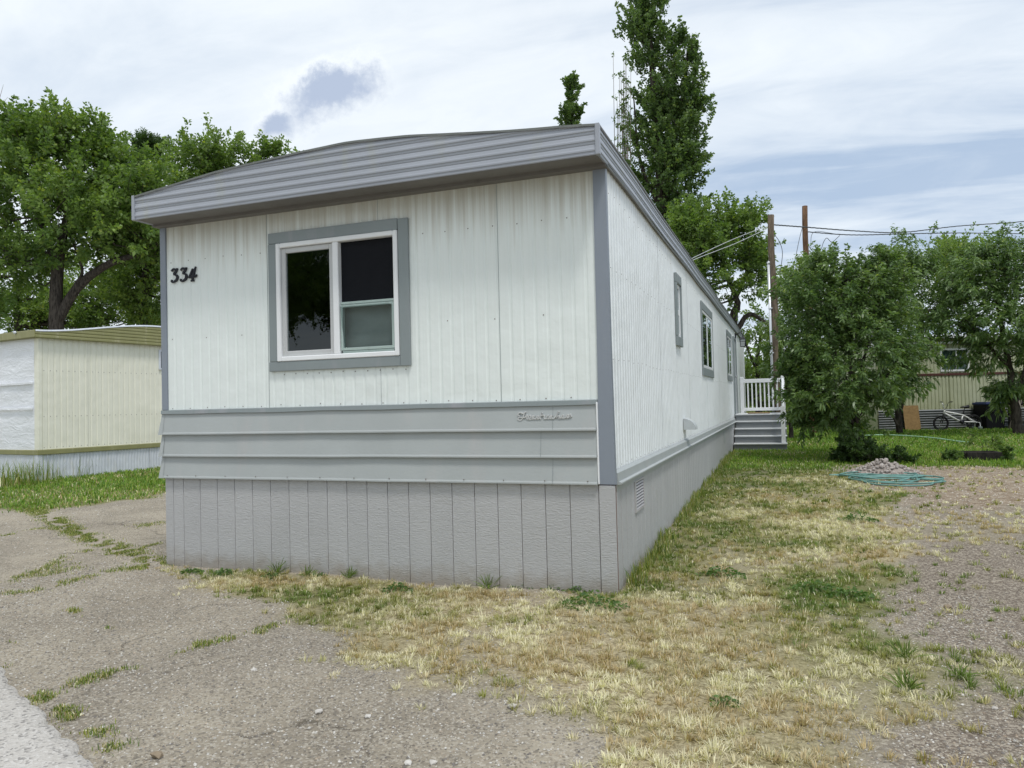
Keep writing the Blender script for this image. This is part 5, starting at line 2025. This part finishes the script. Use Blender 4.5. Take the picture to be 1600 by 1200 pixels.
# second trunked tree behind
dp = 22.4
b = G(1405, 678)
tree('peach_tree', 'thin-trunked tree on the lawn left of the bicycle', b,
     [[(0, 0, -.1, .10), *stem(b, [(1404, 655), (1400, 625), (1392, 580), (1390, 500)], dp, .09, .03)], stem(b, [(1403, 660), (1412, 625), (1425, 580)], dp, .06, .02), stem(b, [(1403, 665), (1392, 640), (1380, 600)], dp, .05, .02)],
     [lobe(b, 1400, 470, dp, 60, 70), lobe(b, 1385, 420, dp, 30, 36), lobe(b, 1420, 430, dp, 34, 30), lobe(b, 1410, 530, dp, 60, 40), lobe(b, 1380, 600, dp, 34, 28)],
     330, 42, .36, (.16, .045), 'peach', 34, 'fruit trees on the lawn', droop=.8, seg=2, limb_frac=.3, mat='leaf_gloss')
dp = 21.0
b = gbase(1590, dp)
tree('peach_tree', 'large leafy tree overhanging the bench at the right edge', b,
     [[(0, 0, -.1, .16), *stem(b, [(1588, 650), (1582, 610), (1575, 560), (1560, 480), (1550, 420)], dp, .13, .03)], stem(b, [(1585, 620), (1610, 560), (1640, 480)], dp, .09, .03), stem(b, [(1578, 575), (1535, 530), (1500, 490)], dp, .06, .02)],
     [lobe(b, 1540, 455, dp, 66, 60), lobe(b, 1490, 470, dp, 46, 50), lobe(b, 1590, 440, dp, 60, 70), lobe(b, 1555, 530, dp - .3, 62, 52), lobe(b, 1505, 525, dp + .3, 34, 26), lobe(b, 1600, 560, dp - .3, 50, 46), lobe(b, 1530, 600, dp - .2, 32, 22), lobe(b, 1585, 610, dp, 30, 18), lobe(b, 1660, 500, dp, 80, 90), lobe(b, 1545, 385, dp, 22, 40), lobe(b, 1598, 385, dp, 24, 34)],
     760, 38, .32, (.165, .05), 'peach', 35, 'fruit trees on the lawn', droop=.6, seg=2, limb_frac=.3, mat='leaf_gloss', shell=.4)
dp = 29.0
b = gbase(1475, dp)
tree('elm_tree', 'mid green tree behind the weathered trailer', b,
     [[(0, 0, -.3, .22), *stem(b, [(1475, 640), (1472, 520), (1478, 430)], dp, .2, .05)]],
     [lobe(b, 1470, 400, dp, 42, 30), lobe(b, 1440, 430, dp, 40, 34), lobe(b, 1515, 420, dp, 46, 40), lobe(b, 1480, 460, dp, 60, 50), lobe(b, 1400, 470, dp, 50, 50)],
     330, 48, .5, (.15, .07), 'light', 36, 'trees behind the homes', limb_frac=.3)
dp = 32.0
b = gbase(1320, dp)
tree('elm_tree', 'dark tree low behind the peach tree crown', b,
     [[(0, 0, -.3, .22), *stem(b, [(1320, 640), (1318, 560), (1322, 500)], dp, .2, .05)]],
     [lobe(b, 1300, 560, dp, 60, 60), lobe(b, 1350, 590, dp, 60, 60), lobe(b, 1250, 600, dp, 40, 50), lobe(b, 1320, 480, dp, 60, 50)],
     260, 48, .6, (.16, .09), 'dark', 37, 'trees behind the homes', limb_frac=.3)
b = G(1340, 671)
shrub('dark_shrub', 'dark leafy shrub on the lawn behind the peach tree', b, [(0, 0, .35, .7, .5, .4), (-.5, 0, .3, .4, .4, .3), (.55, .1, .25, .35, .3, .28)], 130, 55, .24, (.10, .06), 'dark', 38)

# --- unseen trees added across the road behind the viewer, darkening the front window's reflection
def copy_tree(src, loc, rz, sc, label):
    o = src.copy()
    COL.objects.link(o)
    o.location = loc
    o.rotation_euler = (0, 0, rz)
    o.scale = (sc, sc, sc)
    o['label'] = label
    for ch in src.children:
        c = ch.copy()
        COL.objects.link(c)
        c.parent = o
    return o
srcs = [o for o in COL.objects if o.parent is None and o.name.startswith('elm_tree')]
for i, (x, y, k_i, rz, sc) in enumerate(((-13, -20, 0, 1.0, .55), (-19, -17, 0, 2.4, .55), (-17, -24, 3, .4, .9), (-24, -13, 0, 3.6, .6), (-8, -24, 0, 4.4, .55), (2, -28, 0, .2, .6), (-15, -31, 3, 1.7, 1.1), (-24, -25, 0, 5.1, .9), (-20, -21, 3, 3.0, .9))):
    copy_tree(srcs[k_i], (x, y, 0), rz, sc, ('tree', 'broad tree', 'dense tree', 'spreading tree', 'tall tree', 'round tree', 'farthest tree', 'wide old tree', 'darker tree')[i] + ' added unseen across the road to darken the front window reflection')

# far tree line that closes the horizon
r_ = np.random.default_rng(77)
nT = 900
an = np.where(r_.random(nT) < .75, r_.uniform(-.95, .75, nT), r_.uniform(-math.pi, math.pi, nT))
dist = r_.uniform(75, 110, nT)
cx3 = np.sin(an) * dist
cy3 = np.cos(an) * dist - 5
hh = r_.uniform(1.5, 6.0, nT) + 2.5 * vnoise(an * 6, an * 0, 1.0, 5)
per = 34
ci = np.repeat(np.arange(nT), per)
pp = np.stack([cx3[ci], cy3[ci], np.zeros(nT * per)], 1)
off = r_.normal(size=(nT * per, 3)) * np.array([1.3, 1.3, .8])
pp[:, :2] += off[:, :2]
pp[:, 2] = .2 + hh[ci] * r_.random(nT * per) ** .7 + off[:, 2] * .3
pp[:, 2] = np.maximum(pp[:, 2], .1)
tn = np.clip(r_.normal(.5, .25, nT)[ci] + r_.normal(0, .2, nT * per), 0, 1)[:, None]
cl = np.array(PAL['elm'][0]) * (1 - tn) + np.array(PAL['elm'][1]) * tn
o = link(bpy.data.objects.new('far_tree_line', leaf_mesh('far_tree_line', pp, ball(r_, nT * per), .75, .6, cl, M['leaf'], .2, 1, 4)))
tag(o, 'far-off band of trees along the horizon', 'trees', None, 'stuff')

# ------------------------------------------------------------------ GRASS
STRAW = np.array([(.66, .60, .39), (.54, .46, .26), (.72, .68, .51), (.42, .31, .17)])
GREEN = np.array([(.15, .21, .035), (.21, .25, .045), (.10, .165, .03), (.27, .28, .06)])


def blades(pts, green, h, wdt, r, lean=.6, tint=(1, 1, 1)):
    N = len(pts)
    a = r.uniform(0, 2 * math.pi, N)
    ln = np.abs(r.normal(0, lean, N)) + .1
    H = h * r.uniform(.5, 1.35, N)
    dirn = np.stack([np.cos(a), np.sin(a)], 1)
    isg = r.random(N) < green
    col = np.where(isg[:, None], GREEN[r.integers(0, 4, N)] * np.array(tint), STRAW[r.integers(0, 4, N)])
    col = col * r.uniform(.75, 1.2, N)[:, None]
    H = np.where(isg, H, H * .8)
    ln = np.where(isg, ln, ln * 1.5)
    sd_ = np.stack([-dirn[:, 1], dirn[:, 0]], 1) * (wdt * r.uniform(.6, 1.3, N))[:, None] * .5
    z = ground_z(pts[:, 0], pts[:, 1])
    b0_ = np.concatenate([pts - sd_, (z - .004)[:, None]], 1)
    b1_ = np.concatenate([pts + sd_, (z - .004)[:, None]], 1)
    cs = 1 / np.sqrt(1 + ln ** 2)
    m_ = pts + dirn * (H * ln * cs * .35)[:, None]
    mz = z + H * cs * .65
    t_ = pts + dirn * (H * ln * cs * 1.1)[:, None]
    tz = z + H * cs * (1 - .12 * ln)
    m0 = np.concatenate([m_ - sd_ * .8, mz[:, None]], 1)
    m1 = np.concatenate([m_ + sd_ * .8, mz[:, None]], 1)
    tp_ = np.concatenate([t_, np.maximum(tz, z + .004)[:, None]], 1)
    V = np.stack([b0_, b1_, m1, m0, tp_], 1).reshape(-1, 3)
    k = (np.arange(N) * 5)[:, None]
    T = np.concatenate([k + np.array([[0, 1, 2]]), k + np.array([[0, 2, 3]]), k + np.array([[3, 2, 4]])], 0)
    return V, T, np.repeat(col, 5, 0)


def scatter(x0, x1, y0, y1, per_m2, r, clump=.5):
    n = int((x1 - x0) * (y1 - y0) * per_m2)
    p = np.stack([r.uniform(x0, x1, n), r.uniform(y0, y1, n)], 1)
    jp = p + r.normal(0, .13, p.shape)
    d_, g_ = grass_density(jp[:, 0], jp[:, 1])
    d_[(p[:, 0] > -HOME_W - .02) & (p[:, 0] < .03) & (p[:, 1] > -.02) & (p[:, 1] < HOME_L)] = 0
    g_ = np.clip(g_ + (vnoise(p[:, 0], p[:, 1], 6, 73) - .5) * .5, 0, 1)
    tuft = sstep(vnoise(p[:, 0], p[:, 1], 14, 71), .25, .75) * clump + (1 - clump)
    keep = r.random(n) < d_ * tuft
    return p[keep], g_[keep]


def inview(p, pad=60):
    q = np.concatenate([p, ground_z(p[:, 0], p[:, 1])[:, None]], 1) - CAM
    zf = q @ AX_F
    px = 800 + FPX * (q @ AX_R) / np.maximum(zf, .05)
    py = 600 - FPX * (q @ AX_U) / np.maximum(zf, .05)
    return (zf > .3) & (px > -260) & (px < 1860) & (py < 1400)


def grass_obj(name, label, boxes, seed):
    r = np.random.default_rng(seed)
    Vs, Ts, Cs = [], [], []
    n0 = 0
    for (x0, x1, y0, y1, dens, h, wdt, lean, *tint) in boxes:
        p, g = scatter(x0, x1, y0, y1, dens, r)
        kp = inview(p)
        p, g = p[kp], g[kp]
        # mown height varies with little tufts
        hv = h * (.6 + .9 * vnoise(p[:, 0], p[:, 1], 5, 81) + .5 * (g - .4))
        V_, T_, C_ = blades(p, g, hv, wdt, r, lean, tint[0] if tint else (1, 1, 1))
        Vs.append(V_)
        Ts.append(T_ + n0)
        Cs.append(C_)
        n0 += len(V_)
    me = np_mesh(name, np.concatenate(Vs), np.concatenate(Ts), M['grass'], np.concatenate(Cs))
    o = link(bpy.data.objects.new(name, me))
    return tag(o, label, 'grass', None, 'stuff')


def tufts(x0, x1, y0, y1, per_m2, nbl, h, wdt, r):
    """matted bunches: every bunch has its own colour and lie"""
    n = int((x1 - x0) * (y1 - y0) * per_m2)
    c = np.stack([r.uniform(x0, x1, n), r.uniform(y0, y1, n)], 1)
    jp = c + r.normal(0, .10, c.shape)
    d_, g_ = grass_density(jp[:, 0], jp[:, 1])
    d_[(c[:, 0] > -HOME_W - .02) & (c[:, 0] < .04) & (c[:, 1] > -.02) & (c[:, 1] < HOME_L)] = 0
    kp = (r.random(n) < d_) & inview(c)
    c, g_ = c[kp], g_[kp]
    n = len(c)
    g_ = np.clip(g_ + (vnoise(c[:, 0], c[:, 1], 5, 73) - .5) * .55 + (fbm(c[:, 0], c[:, 1], 1.6, 76) - .5) * 1.0 + r.normal(0, .14, n), 0, 1)
    brown = sstep(vnoise(c[:, 0], c[:, 1], 2.6, 74) + .5 * vnoise(c[:, 0], c[:, 1], 7, 75) + r.normal(0, .12, n), .66, 1.05)
    pale_c, brown_c = np.array((.72, .67, .49)), np.array((.46, .36, .20))
    ol_c, gr_c = np.array((.30, .285, .075)), np.array((.135, .20, .035))
    dryc = pale_c + (brown_c - pale_c) * brown[:, None]
    gt = sstep(g_, .42, .95)[:, None]
    grc = ol_c + (gr_c - ol_c) * gt
    gk = sstep(g_, .30, .62)[:, None]
    tc = dryc * (1 - gk) + grc * gk
    rad = r.uniform(.012, .040, n)
    ti = np.repeat(np.arange(n), nbl)
    N = len(ti)
    a = r.uniform(0, 2 * math.pi, N)
    dirn = np.stack([np.cos(a), np.sin(a)], 1)
    p = c[ti] + dirn * (rad[ti] * np.sqrt(r.random(N)))[:, None]
    H = h * r.uniform(.6, 1.4, n)[ti] * r.uniform(.5, 1.25, N)
    ln = np.abs(r.normal(.5, .7, N)) + .15
    # some straw lies flat
    ln = np.where(r.random(N) < .25, ln * 3.0, ln)
    lie = dirn + np.stack([np.cos(ti * 1.7), np.sin(ti * 1.7)], 1) * .6
    lie /= np.linalg.norm(lie, axis=1, keepdims=True) + 1e-6
    sd_ = np.stack([-lie[:, 1], lie[:, 0]], 1) * (wdt * r.uniform(.6, 1.3, N))[:, None] * .5
    z = ground_z(p[:, 0], p[:, 1])
    cs = 1 / np.sqrt(1 + ln ** 2)
    m_ = p + lie * (H * ln * cs * .45)[:, None]
    t_ = p + lie * (H * ln * cs * 1.1)[:, None]
    mz = z + np.maximum(H * cs * .62, .004)
    tz = z + np.maximum(H * cs * (1 - .10 * ln), .003)
    V = np.stack([np.concatenate([p - sd_, (z - .004)[:, None]], 1), np.concatenate([p + sd_, (z - .004)[:, None]], 1),
                  np.concatenate([m_ + sd_ * .85, mz[:, None]], 1), np.concatenate([m_ - sd_ * .85, mz[:, None]], 1), np.concatenate([t_, tz[:, None]], 1)], 1).reshape(-1, 3)
    k = (np.arange(N) * 5)[:, None]
    T = np.concatenate([k + np.array([[0, 1, 2]]), k + np.array([[0, 2, 3]]), k + np.array([[3, 2, 4]])], 0)
    col = tc[ti] * r.uniform(.65, 1.25, N)[:, None]
    odd = r.random(N) < .12
    col[odd] = (pale_c * r.uniform(.7, 1.15, (N, 1)))[odd]
    return V, T, np.repeat(np.clip(col, 0, .85), 5, 0)


r_ = np.random.default_rng(101)
Vs, Ts, Cs, n0 = [], [], [], 0
for bx_ in ((-4.6, 4.5, -4.3, .05, 400, 26, .036, .0042), (.0, 5.2, .05, 4.2, 300, 24, .038, .0054), (.0, 7.0, 4.2, 9.2, 150, 20, .042, .0085)):
    V_, T_, C_ = tufts(*bx_, r_)
    Vs.append(V_); Ts.append(T_ + n0); Cs.append(C_)
    n0 += len(V_)
print('dry grass tris', sum(len(t) for t in Ts))
o = link(bpy.data.objects.new('dry_grass', np_mesh('dry_grass', np.concatenate(Vs), np.concatenate(Ts), M['grass'], np.concatenate(Cs))))
tag(o, 'short sun-bleached grass in front of and beside the white home', 'grass', None, 'stuff')
grass_obj('lawn_grass', 'green mown lawn beyond the gravel and around the peach tree',
          [(-.2, 9.0, 8.4, 14, 1050, .045, .012, .6, (.92, 1.25, .7)), (-.2, 14, 14, 27, 480, .05, .02, .6, (.85, 1.2, .7))], 102)
grass_obj('verge_grass', 'green grass strip along the cream home skirting', [(-20, -4.3, 1.5, 13, 1000, .055, .014, .8, (.9, 1.2, .8))], 103)
# tall seed grasses against the cream home
r_ = np.random.default_rng(44)
Vs, Ts, Cs, n0 = [], [], [], 0
for (px, py) in [(15, 758), (28, 756), (40, 756), (50, 757), (8, 762), (-15, 764), (65, 752), (80, 750), (112, 745), (120, 744), (140, 740), (147, 738), (160, 736), (212, 731), (222, 729), (232, 727), (240, 726), (252, 724)]:
    c = G(px, py)[:2]
    n = 46
    p = c + r_.normal(0, .17, (n, 2))
    V_, T_, C_ = blades(p, np.full(n, .82), np.full(n, .38 if px > 60 else .45), .010, r_, .35, (1, 1.1, 1))
    Vs.append(V_); Ts.append(T_ + n0); Cs.append(C_)
    n0 += len(V_)
o = link(bpy.data.objects.new('seed_grass', np_mesh('seed_grass', np.concatenate(Vs), np.concatenate(Ts), M['grass'], np.concatenate(Cs))))
tag(o, 'tall unmown seed grass against the cream home skirting', 'grass', None, 'stuff')
# weeds in the drive cracks
Vs, Ts, Cs, n0 = [], [], [], 0
for path, wd, dn in CRACKS:
    path = np.array(path)
    segl = np.linalg.norm(np.diff(path, axis=0), axis=1)
    tot = segl.sum()
    n = int(tot * 2200 * dn * (wd / .035) ** .7)
    t_ = r_.random(n) * tot
    cum = np.concatenate([[0], np.cumsum(segl)])
    k = np.clip(np.searchsorted(cum, t_) - 1, 0, len(segl) - 1)
    f = (t_ - cum[k]) / (segl[k] + 1e-9)
    p = path[k] + (path[k + 1] - path[k]) * f[:, None] + r_.normal(0, wd, (n, 2))
    kp = vnoise(p[:, 0], p[:, 1], 9, 77) > .38
    p = p[kp]
    V_, T_, C_ = blades(p, np.full(len(p), .72), np.full(len(p), .026), .005, r_, .9)
    Vs.append(V_); Ts.append(T_ + n0); Cs.append(C_)
    n0 += len(V_)
o = link(bpy.data.objects.new('crack_weeds', np_mesh('crack_weeds', np.concatenate(Vs), np.concatenate(Ts), M['grass'], np.concatenate(Cs))))
tag(o, 'low green weeds growing along the cracks of the drive', 'weeds', None, 'stuff')
# taller grass fringe along the skirting
Vs, Ts, Cs, n0 = [], [], [], 0
n = 2600
p = np.stack([np.abs(r_.normal(.05, .06, n)) + .025, r_.uniform(.15, 12.6, n)], 1)
p = p[vnoise(p[:, 0] * 0, p[:, 1], 2.2, 5) > .36]
V_, T_, C_ = blades(p, np.full(len(p), .85), .05 + .10 * vnoise(p[:, 0] * 0, p[:, 1], 3.1, 6), .007, r_, .4)
o = link(bpy.data.objects.new('fringe_grass', np_mesh('fringe_grass', V_, T_, M['grass'], C_)))
tag(o, 'taller green grass fringe along the side skirting', 'grass', None, 'stuff')

# ------------------------------------------------------------------ WEEDS (single plants)
ORD = ['leftmost', 'second', 'third', 'fourth', 'fifth', 'sixth', 'seventh', 'eighth', 'ninth', 'tenth', 'eleventh', 'rightmost']
def weed(px, py, kind, size, label, seed):
    c = G(px, py)
    c[2] = float(ground_z(c[0], c[1]))
    r = np.random.default_rng(seed)
    if kind == 'spiky':
        n = 44
        a = r.uniform(0, 2 * math.pi, n)
        el = r.uniform(.5, 1.5, n)
        d_ = np.stack([np.cos(a) * np.cos(el), np.sin(a) * np.cos(el), np.sin(el)], 1)
        pos = np.stack([r.normal(0, .012, n), r.normal(0, .012, n), np.zeros(n)], 1)
        L = size
        cl = np.array((.13, .19, .045)) * r.uniform(.6, 1.4, (n, 1))
        me = leaf_mesh('weed', pos, d_, L, .006, cl, M['leaf'], .25, 2, seed)
    else:
        n = int(130 * (size / .1))
        a = r.uniform(0, 2 * math.pi, n)
        rad = size * r.random(n) ** .8
        pos = np.stack([np.cos(a) * rad * 1.2, np.sin(a) * rad * .7, r.uniform(.004, .55, n) * size * (1.1 - rad / size)], 1)
        d_ = np.stack([np.cos(a), np.sin(a), r.uniform(.1, .9, n)], 1)
        lo, hi = [np.array(v) for v in PAL['weed']]
        cl = lo + (hi - lo) * r.random((n, 1))
        me = leaf_mesh('weed', pos, d_, .036, .018, cl, M['leaf'], .4, 2, seed)
    o = link(bpy.data.objects.new('weed', me))
    o.location = tuple(c)
    tag(o, label, 'weed', 'weeds along the front skirting')
WEEDS = [(300, 894, 'leafy', .08, 'leftmost leafy weed along the front skirting'), (350, 897, 'leafy', .09, 'second leafy weed from the left along the front skirting'),
         (432, 899, 'spiky', .20, 'leftmost spiky weed against the front skirting'), (425, 903, 'leafy', .07, 'leafy weed beside the leftmost spiky weed'),
         (480, 903, 'spiky', .13, 'dense spiky tuft under the window against the skirting'), (498, 903, 'leafy', .05, 'tiny leafy weed right of the dense spiky tuft'),
         (545, 905, 'spiky', .13, 'thin spiky weed right of the dense tuft on the skirting'), (620, 922, 'leafy', .12, 'flat leafy patch below the middle of the skirting'),
         (762, 920, 'spiky', .17, 'spiky weed standing right of the middle of the skirting'), (818, 917, 'leafy', .11, 'rounded dark leafy weed below the script emblem'),
         (868, 921, 'leafy', .09, 'low leafy weed left of the right skirting corner'), (905, 925, 'leafy', .10, 'leafy weed just left of the right skirting corner'),
         (928, 950, 'leafy', .20, 'broad bluish-green weed in the dry grass at the corner')]
for i, (px, py, kd, sz, lb) in enumerate(WEEDS):
    weed(px, py, kd, sz, lb, 300 + i)
for i, (px, py, kd, sz, lb) in enumerate([(1128, 900, 'leafy', .16, 'flat dark weed patch in the dry grass, nearest the side wall'), (1275, 922, 'leafy', .15, 'flat dark weed patch in the middle of the dry grass'), (1330, 932, 'leafy', .14, 'flat dark weed patch nearest the gravel'),
                                          (1130, 1102, 'leafy', .06, 'small dark weed in the dry grass of the foreground'), (1340, 815, 'leafy', .16, 'flat weed patch in front of the hose'), (1415, 1030, 'spiky', .16, 'pale spiky tuft between the gravel patches'),
                                          (1418, 1080, 'spiky', .14, 'green spiky tuft at the edge of the lower gravel'), (1500, 1060, 'spiky', .12, 'small spiky tuft in the lower right gravel')]):
    weed(px, py, kd, sz, lb, 340 + i)

# ------------------------------------------------------------------ SMALL THINGS
# rock pile
rp = G(1380, 741)
def rock_mesh(seed, mat):
    import bmesh
    r = np.random.default_rng(seed)
    bm = bmesh.new()
    bmesh.ops.create_icosphere(bm, subdivisions=1, radius=1.0)
    for v in bm.verts:
        v.co *= r.uniform(.68, 1.15)
        v.co.z *= .72
    me = bpy.data.meshes.new('rock')
    bm.to_mesh(me)
    bm.free()
    me.materials.append(mat)
    return me
rms = [rock_mesh(s, M['rock']) for s in range(5)]
pile = empty('rock_pile', tuple(rp), label='heap of pinkish-grey rocks behind the coiled hose', cat='rock pile')
r_ = np.random.default_rng(12)
MB().add([(.62 * math.cos(a) * 1.0, .42 * math.sin(a), -.02) for a in np.linspace(0, 2 * math.pi, 17)[:-1]] + [(0, 0, .23)], [(i, (i + 1) % 16, 16) for i in range(16)]).obj('heap_core', M['rock'], pile)
for k in range(300):
    a = r_.uniform(0, 2 * math.pi)
    q = r_.random() ** .6
    x, y = 0.56 * q * math.cos(a), .42 * q * math.sin(a)
    z = .25 * (1 - q) ** 1.1 + .012
    o = bpy.data.objects.new('rock', rms[k % 5])
    link(o, pile)
    o.location = (x, y, z)
    o.rotation_euler = tuple(r_.uniform(0, 6, 3))
    s_ = r_.uniform(.020, .040)
    o.scale = (s_, s_, s_ * .9)
# hose coil
r_ = np.random.default_rng(6)
ca = G(1386, 749)
pts = []
nl = 7
for i in range(nl * 14):
    a = 2 * math.pi * i / 14
    lp = i // 14
    rx2 = .50 + .16 * math.sin(lp * 2.3) + r_.normal(0, .03)
    ry2 = .46 + .34 * math.sin(lp * 1.7 + 1) + r_.normal(0, .04)
    x = ca[0] + rx2 * math.cos(a + lp * .09) + .13 * math.sin(lp * 1.9)
    y = ca[1] - .05 + ry2 * math.sin(a + lp * .09) + .20 * math.cos(lp * 2.1)
    pts.append((x, y, float(hgt(y)) + .018 + .010 * (lp % 4) + abs(r_.normal(0, .006))))
for q in ((1405, 755), (1420, 752), (1432, 745), (1420, 740), (1404, 741)):
    c = G(*q)
    pts.append((c[0], c[1], c[2] + .04))
mb = MB()
mb.tube(smooth_path(pts, 4), .0115, 7)
mb.obj('garden_hose', M['hose'], None, 'teal garden hose coiled in a loose heap on the dirt', 'hose')
mb = MB()
pts = []
for q in ((1352, 683), (1372, 682), (1400, 682.5), (1432, 684.5), (1460, 687), (1490, 691.5), (1516, 694.5)):
    c = G(*q)
    pts.append((c[0], c[1], c[2] + .045))
mb.tube(smooth_path(pts, 6), .02, 6)
mb.obj('garden_hose', M['hose2'], None, 'pale green hose lying straight across the lawn', 'hose')
# raised bed with its plants
c0 = G(1511, 720)
c1 = G(1574, 720)
bl_ = np.linalg.norm(c1 - c0)
bed = empty('raised_bed', tuple(c0), (0, 0, math.atan2(c1[1] - c0[1], c1[0] - c0[0])), 'low black timber raised bed on the lawn', 'raised bed')
MB().bbox(0, bl_, 0, .05, -.05, .16, .01).obj('front_board', M['darkwood'], bed)
MB().bbox(0, bl_, .65, .70, -.05, .14, .01).obj('rear_board', M['darkwood'], bed)
MB().bbox(-.002, .05, .052, .648, -.05, .14, .01).obj('side_board', M['darkwood'], bed)
MB().bbox(bl_ - .05, bl_ + .002, .052, .648, -.05, .14, .01).obj('side_board', M['darkwood'], bed)
MB().box(.05, bl_ - .05, .05, .65, 0, .11).obj('soil', M['bed_soil'], bed)
shrub('garden_plant', 'bushy green plant left of the black raised bed', G(1490, 722), [(0, 0, .09, .12, .10, .09), (.10, .0, .05, .12, .10, .06)], 46, 30, .045, (.05, .03), 'peach', 51, 'plants by the raised bed', 'plant')
shrub('garden_plant', 'bushy green plant at the right end of the black raised bed', G(1573, 722), [(0, 0, .12, .06, .08, .12), (0, 0, .06, .08, .08, .06)], 36, 30, .045, (.05, .03), 'peach', 52, 'plants by the raised bed', 'plant')
pc = G(1535, 712)
pc[2] += .08
shrub('garden_plant', 'airy yellow-green plant growing out of the black raised bed', pc, [(0, 0, .20, .26, .16, .18), (-.2, 0, .28, .08, .08, .18), (.18, 0, .16, .14, .12, .14)], 60, 20, .08, (.05, .022), 'light', 53, 'plants by the raised bed', 'plant')

# stones on the drive
sms = [rock_mesh(30 + s, M['stone']) for s in range(4)]
STN = [(265, 979, .014, 'tiny white pebble on the drive below the left end of the skirting'), (397, 1045, .017, 'slim white pebble between the two weed-filled cracks and the dry grass'),
       (498, 1113, .022, 'larger pale stone chip in the middle of the foreground drive'), (575, 1120, .018, 'white pebble just right of the larger pale stone chip'),
       (637, 1191, .020, 'left one of two white pebbles at the bottom picture edge'), (677, 1191, .018, 'right one of two white pebbles at the bottom picture edge'),
       (800, 1107, .024, 'pale stone at the edge between the drive and the dry grass'), (709, 1090, .014, 'small pebble left of the pale stone at the dry grass edge'),
       (622, 1049, .012, 'small pebble close to the upper dry grass border'), (1555, 1110, .016, 'pale pebble in the lower right gravel')]
for i, (px, py, s_, lb) in enumerate(STN):
    c = G(px, py)
    o = bpy.data.objects.new('pebble', sms[i % 4])
    link(o)
    o.location = (c[0], c[1], float(ground_z(c[0], c[1])) + s_ * .3)
    o.rotation_euler = (0, 0, i * 1.3)
    o.scale = (s_ * 1.2, s_, s_ * .7)
    tag(o, lb, 'pebble', 'pale pebbles on the drive')
o = bpy.data.objects.new('stone', rock_mesh(55, M['stone_brown']))
link(o)
c = G(245, 1186)
o.location = (c[0], c[1], float(ground_z(c[0], c[1])) + .012)
o.scale = (.032, .024, .022)
tag(o, 'brown angular stone on the drive near the road edge', 'stone')
o = bpy.data.objects.new('stone', rock_mesh(56, M['stone_brown']))
link(o)
c = G(1482, 948)
o.location = (c[0], c[1], float(ground_z(c[0], c[1])) + .012)
o.scale = (.036, .03, .024)
tag(o, 'reddish-brown stone lying alone on the right-hand gravel', 'stone')


# loose grit and gravel
def grit(name, label, x0, x1, y0, y1, n, s0, s1, cols, seed, poly=None, notgrass=True):
    r = np.random.default_rng(seed)
    p = np.stack([r.uniform(x0, x1, n), r.uniform(y0, y1, n)], 1)
    p = p[inview(p)]
    if poly is not None:
        kp = np.zeros(len(p), bool)
        for q in poly:
            kp |= inpoly(p[:, 0], p[:, 1], q)
        p = p[kp]
    d_, _ = grass_density(p[:, 0], p[:, 1])
    p = p[(r.random(len(p)) > d_) & ~((p[:, 0] < 0.02) & (p[:, 1] > -.02) & (p[:, 0] > -HOME_W - .02))]
    side_ = (p - ra) @ rn
    p = p[side_ < .02]
    N = len(p)
    s = s0 * (s1 / s0) ** (r.random(N) ** 2.0)
    z = ground_z(p[:, 0], p[:, 1])
    base = np.array([(1, 0, 0), (0, 1, 0), (-1, 0, 0), (0, -1, 0), (0, 0, .75), (0, 0, -.5)], float)
    V = base[None] * r.uniform(.6, 1.2, (N, 6, 1)) * s[:, None, None]
    a = r.uniform(0, 6.28, N)
    ca_, sa_ = np.cos(a)[:, None], np.sin(a)[:, None]
    X = V[:, :, 0] * ca_ - V[:, :, 1] * sa_
    Y = V[:, :, 0] * sa_ + V[:, :, 1] * ca_
    V = np.stack([X + p[:, :1], Y + p[:, 1:], V[:, :, 2] + z[:, None] + s[:, None] * .12], 2).reshape(-1, 3)
    tri = np.array([(0, 1, 4), (1, 2, 4), (2, 3, 4), (3, 0, 4)])
    T = ((np.arange(N) * 6)[:, None, None] + tri[None]).reshape(-1, 3)
    cc = np.array(cols)[r.integers(0, len(cols), N)] * r.uniform(.75, 1.2, (N, 1))
    o = link(bpy.data.objects.new(name, np_mesh(name, V, T, M['grass_stone'], np.repeat(cc, 6, 0))))
    return tag(o, label, 'gravel', None, 'stuff')


def gs(t, out):
    a = t.new('ShaderNodeAttribute', attribute_name='col')
    pbsdf(t, out, a.outputs[0], .9, 0, .2)
M['grass_stone'] = material('grit', gs)
GC = [(.34, .31, .26), (.24, .22, .19), (.44, .41, .36), (.17, .155, .14), (.37, .31, .24), (.50, .48, .44)]
grit('drive_grit', 'fine loose grit scattered over the worn drive', -5, 2.5, -4.2, 0.6, 110000, .0025, .009, GC, 201)
grit('drive_grit', 'loose grit on the drive left of the home', -14, -4.0, -2.5, 7, 26000, .004, .012, GC, 203)
grit('loose_gravel', 'coarser grey gravel in the bare patches on the right', 0.8, 6, -3.8, 3.2, 60000, .003, .009, [(.30, .26, .21), (.20, .175, .15), (.40, .36, .30), (.25, .20, .15)], 202, [GRAV_A, GRAV_B])
grit('loose_gravel', 'gravel and dirt crumbs on the bare strip by the hose', 1.5, 8, 3, 9.5, 22000, .006, .017, [(.34, .27, .20), (.42, .36, .29), (.24, .19, .14), (.5, .46, .4)], 204)
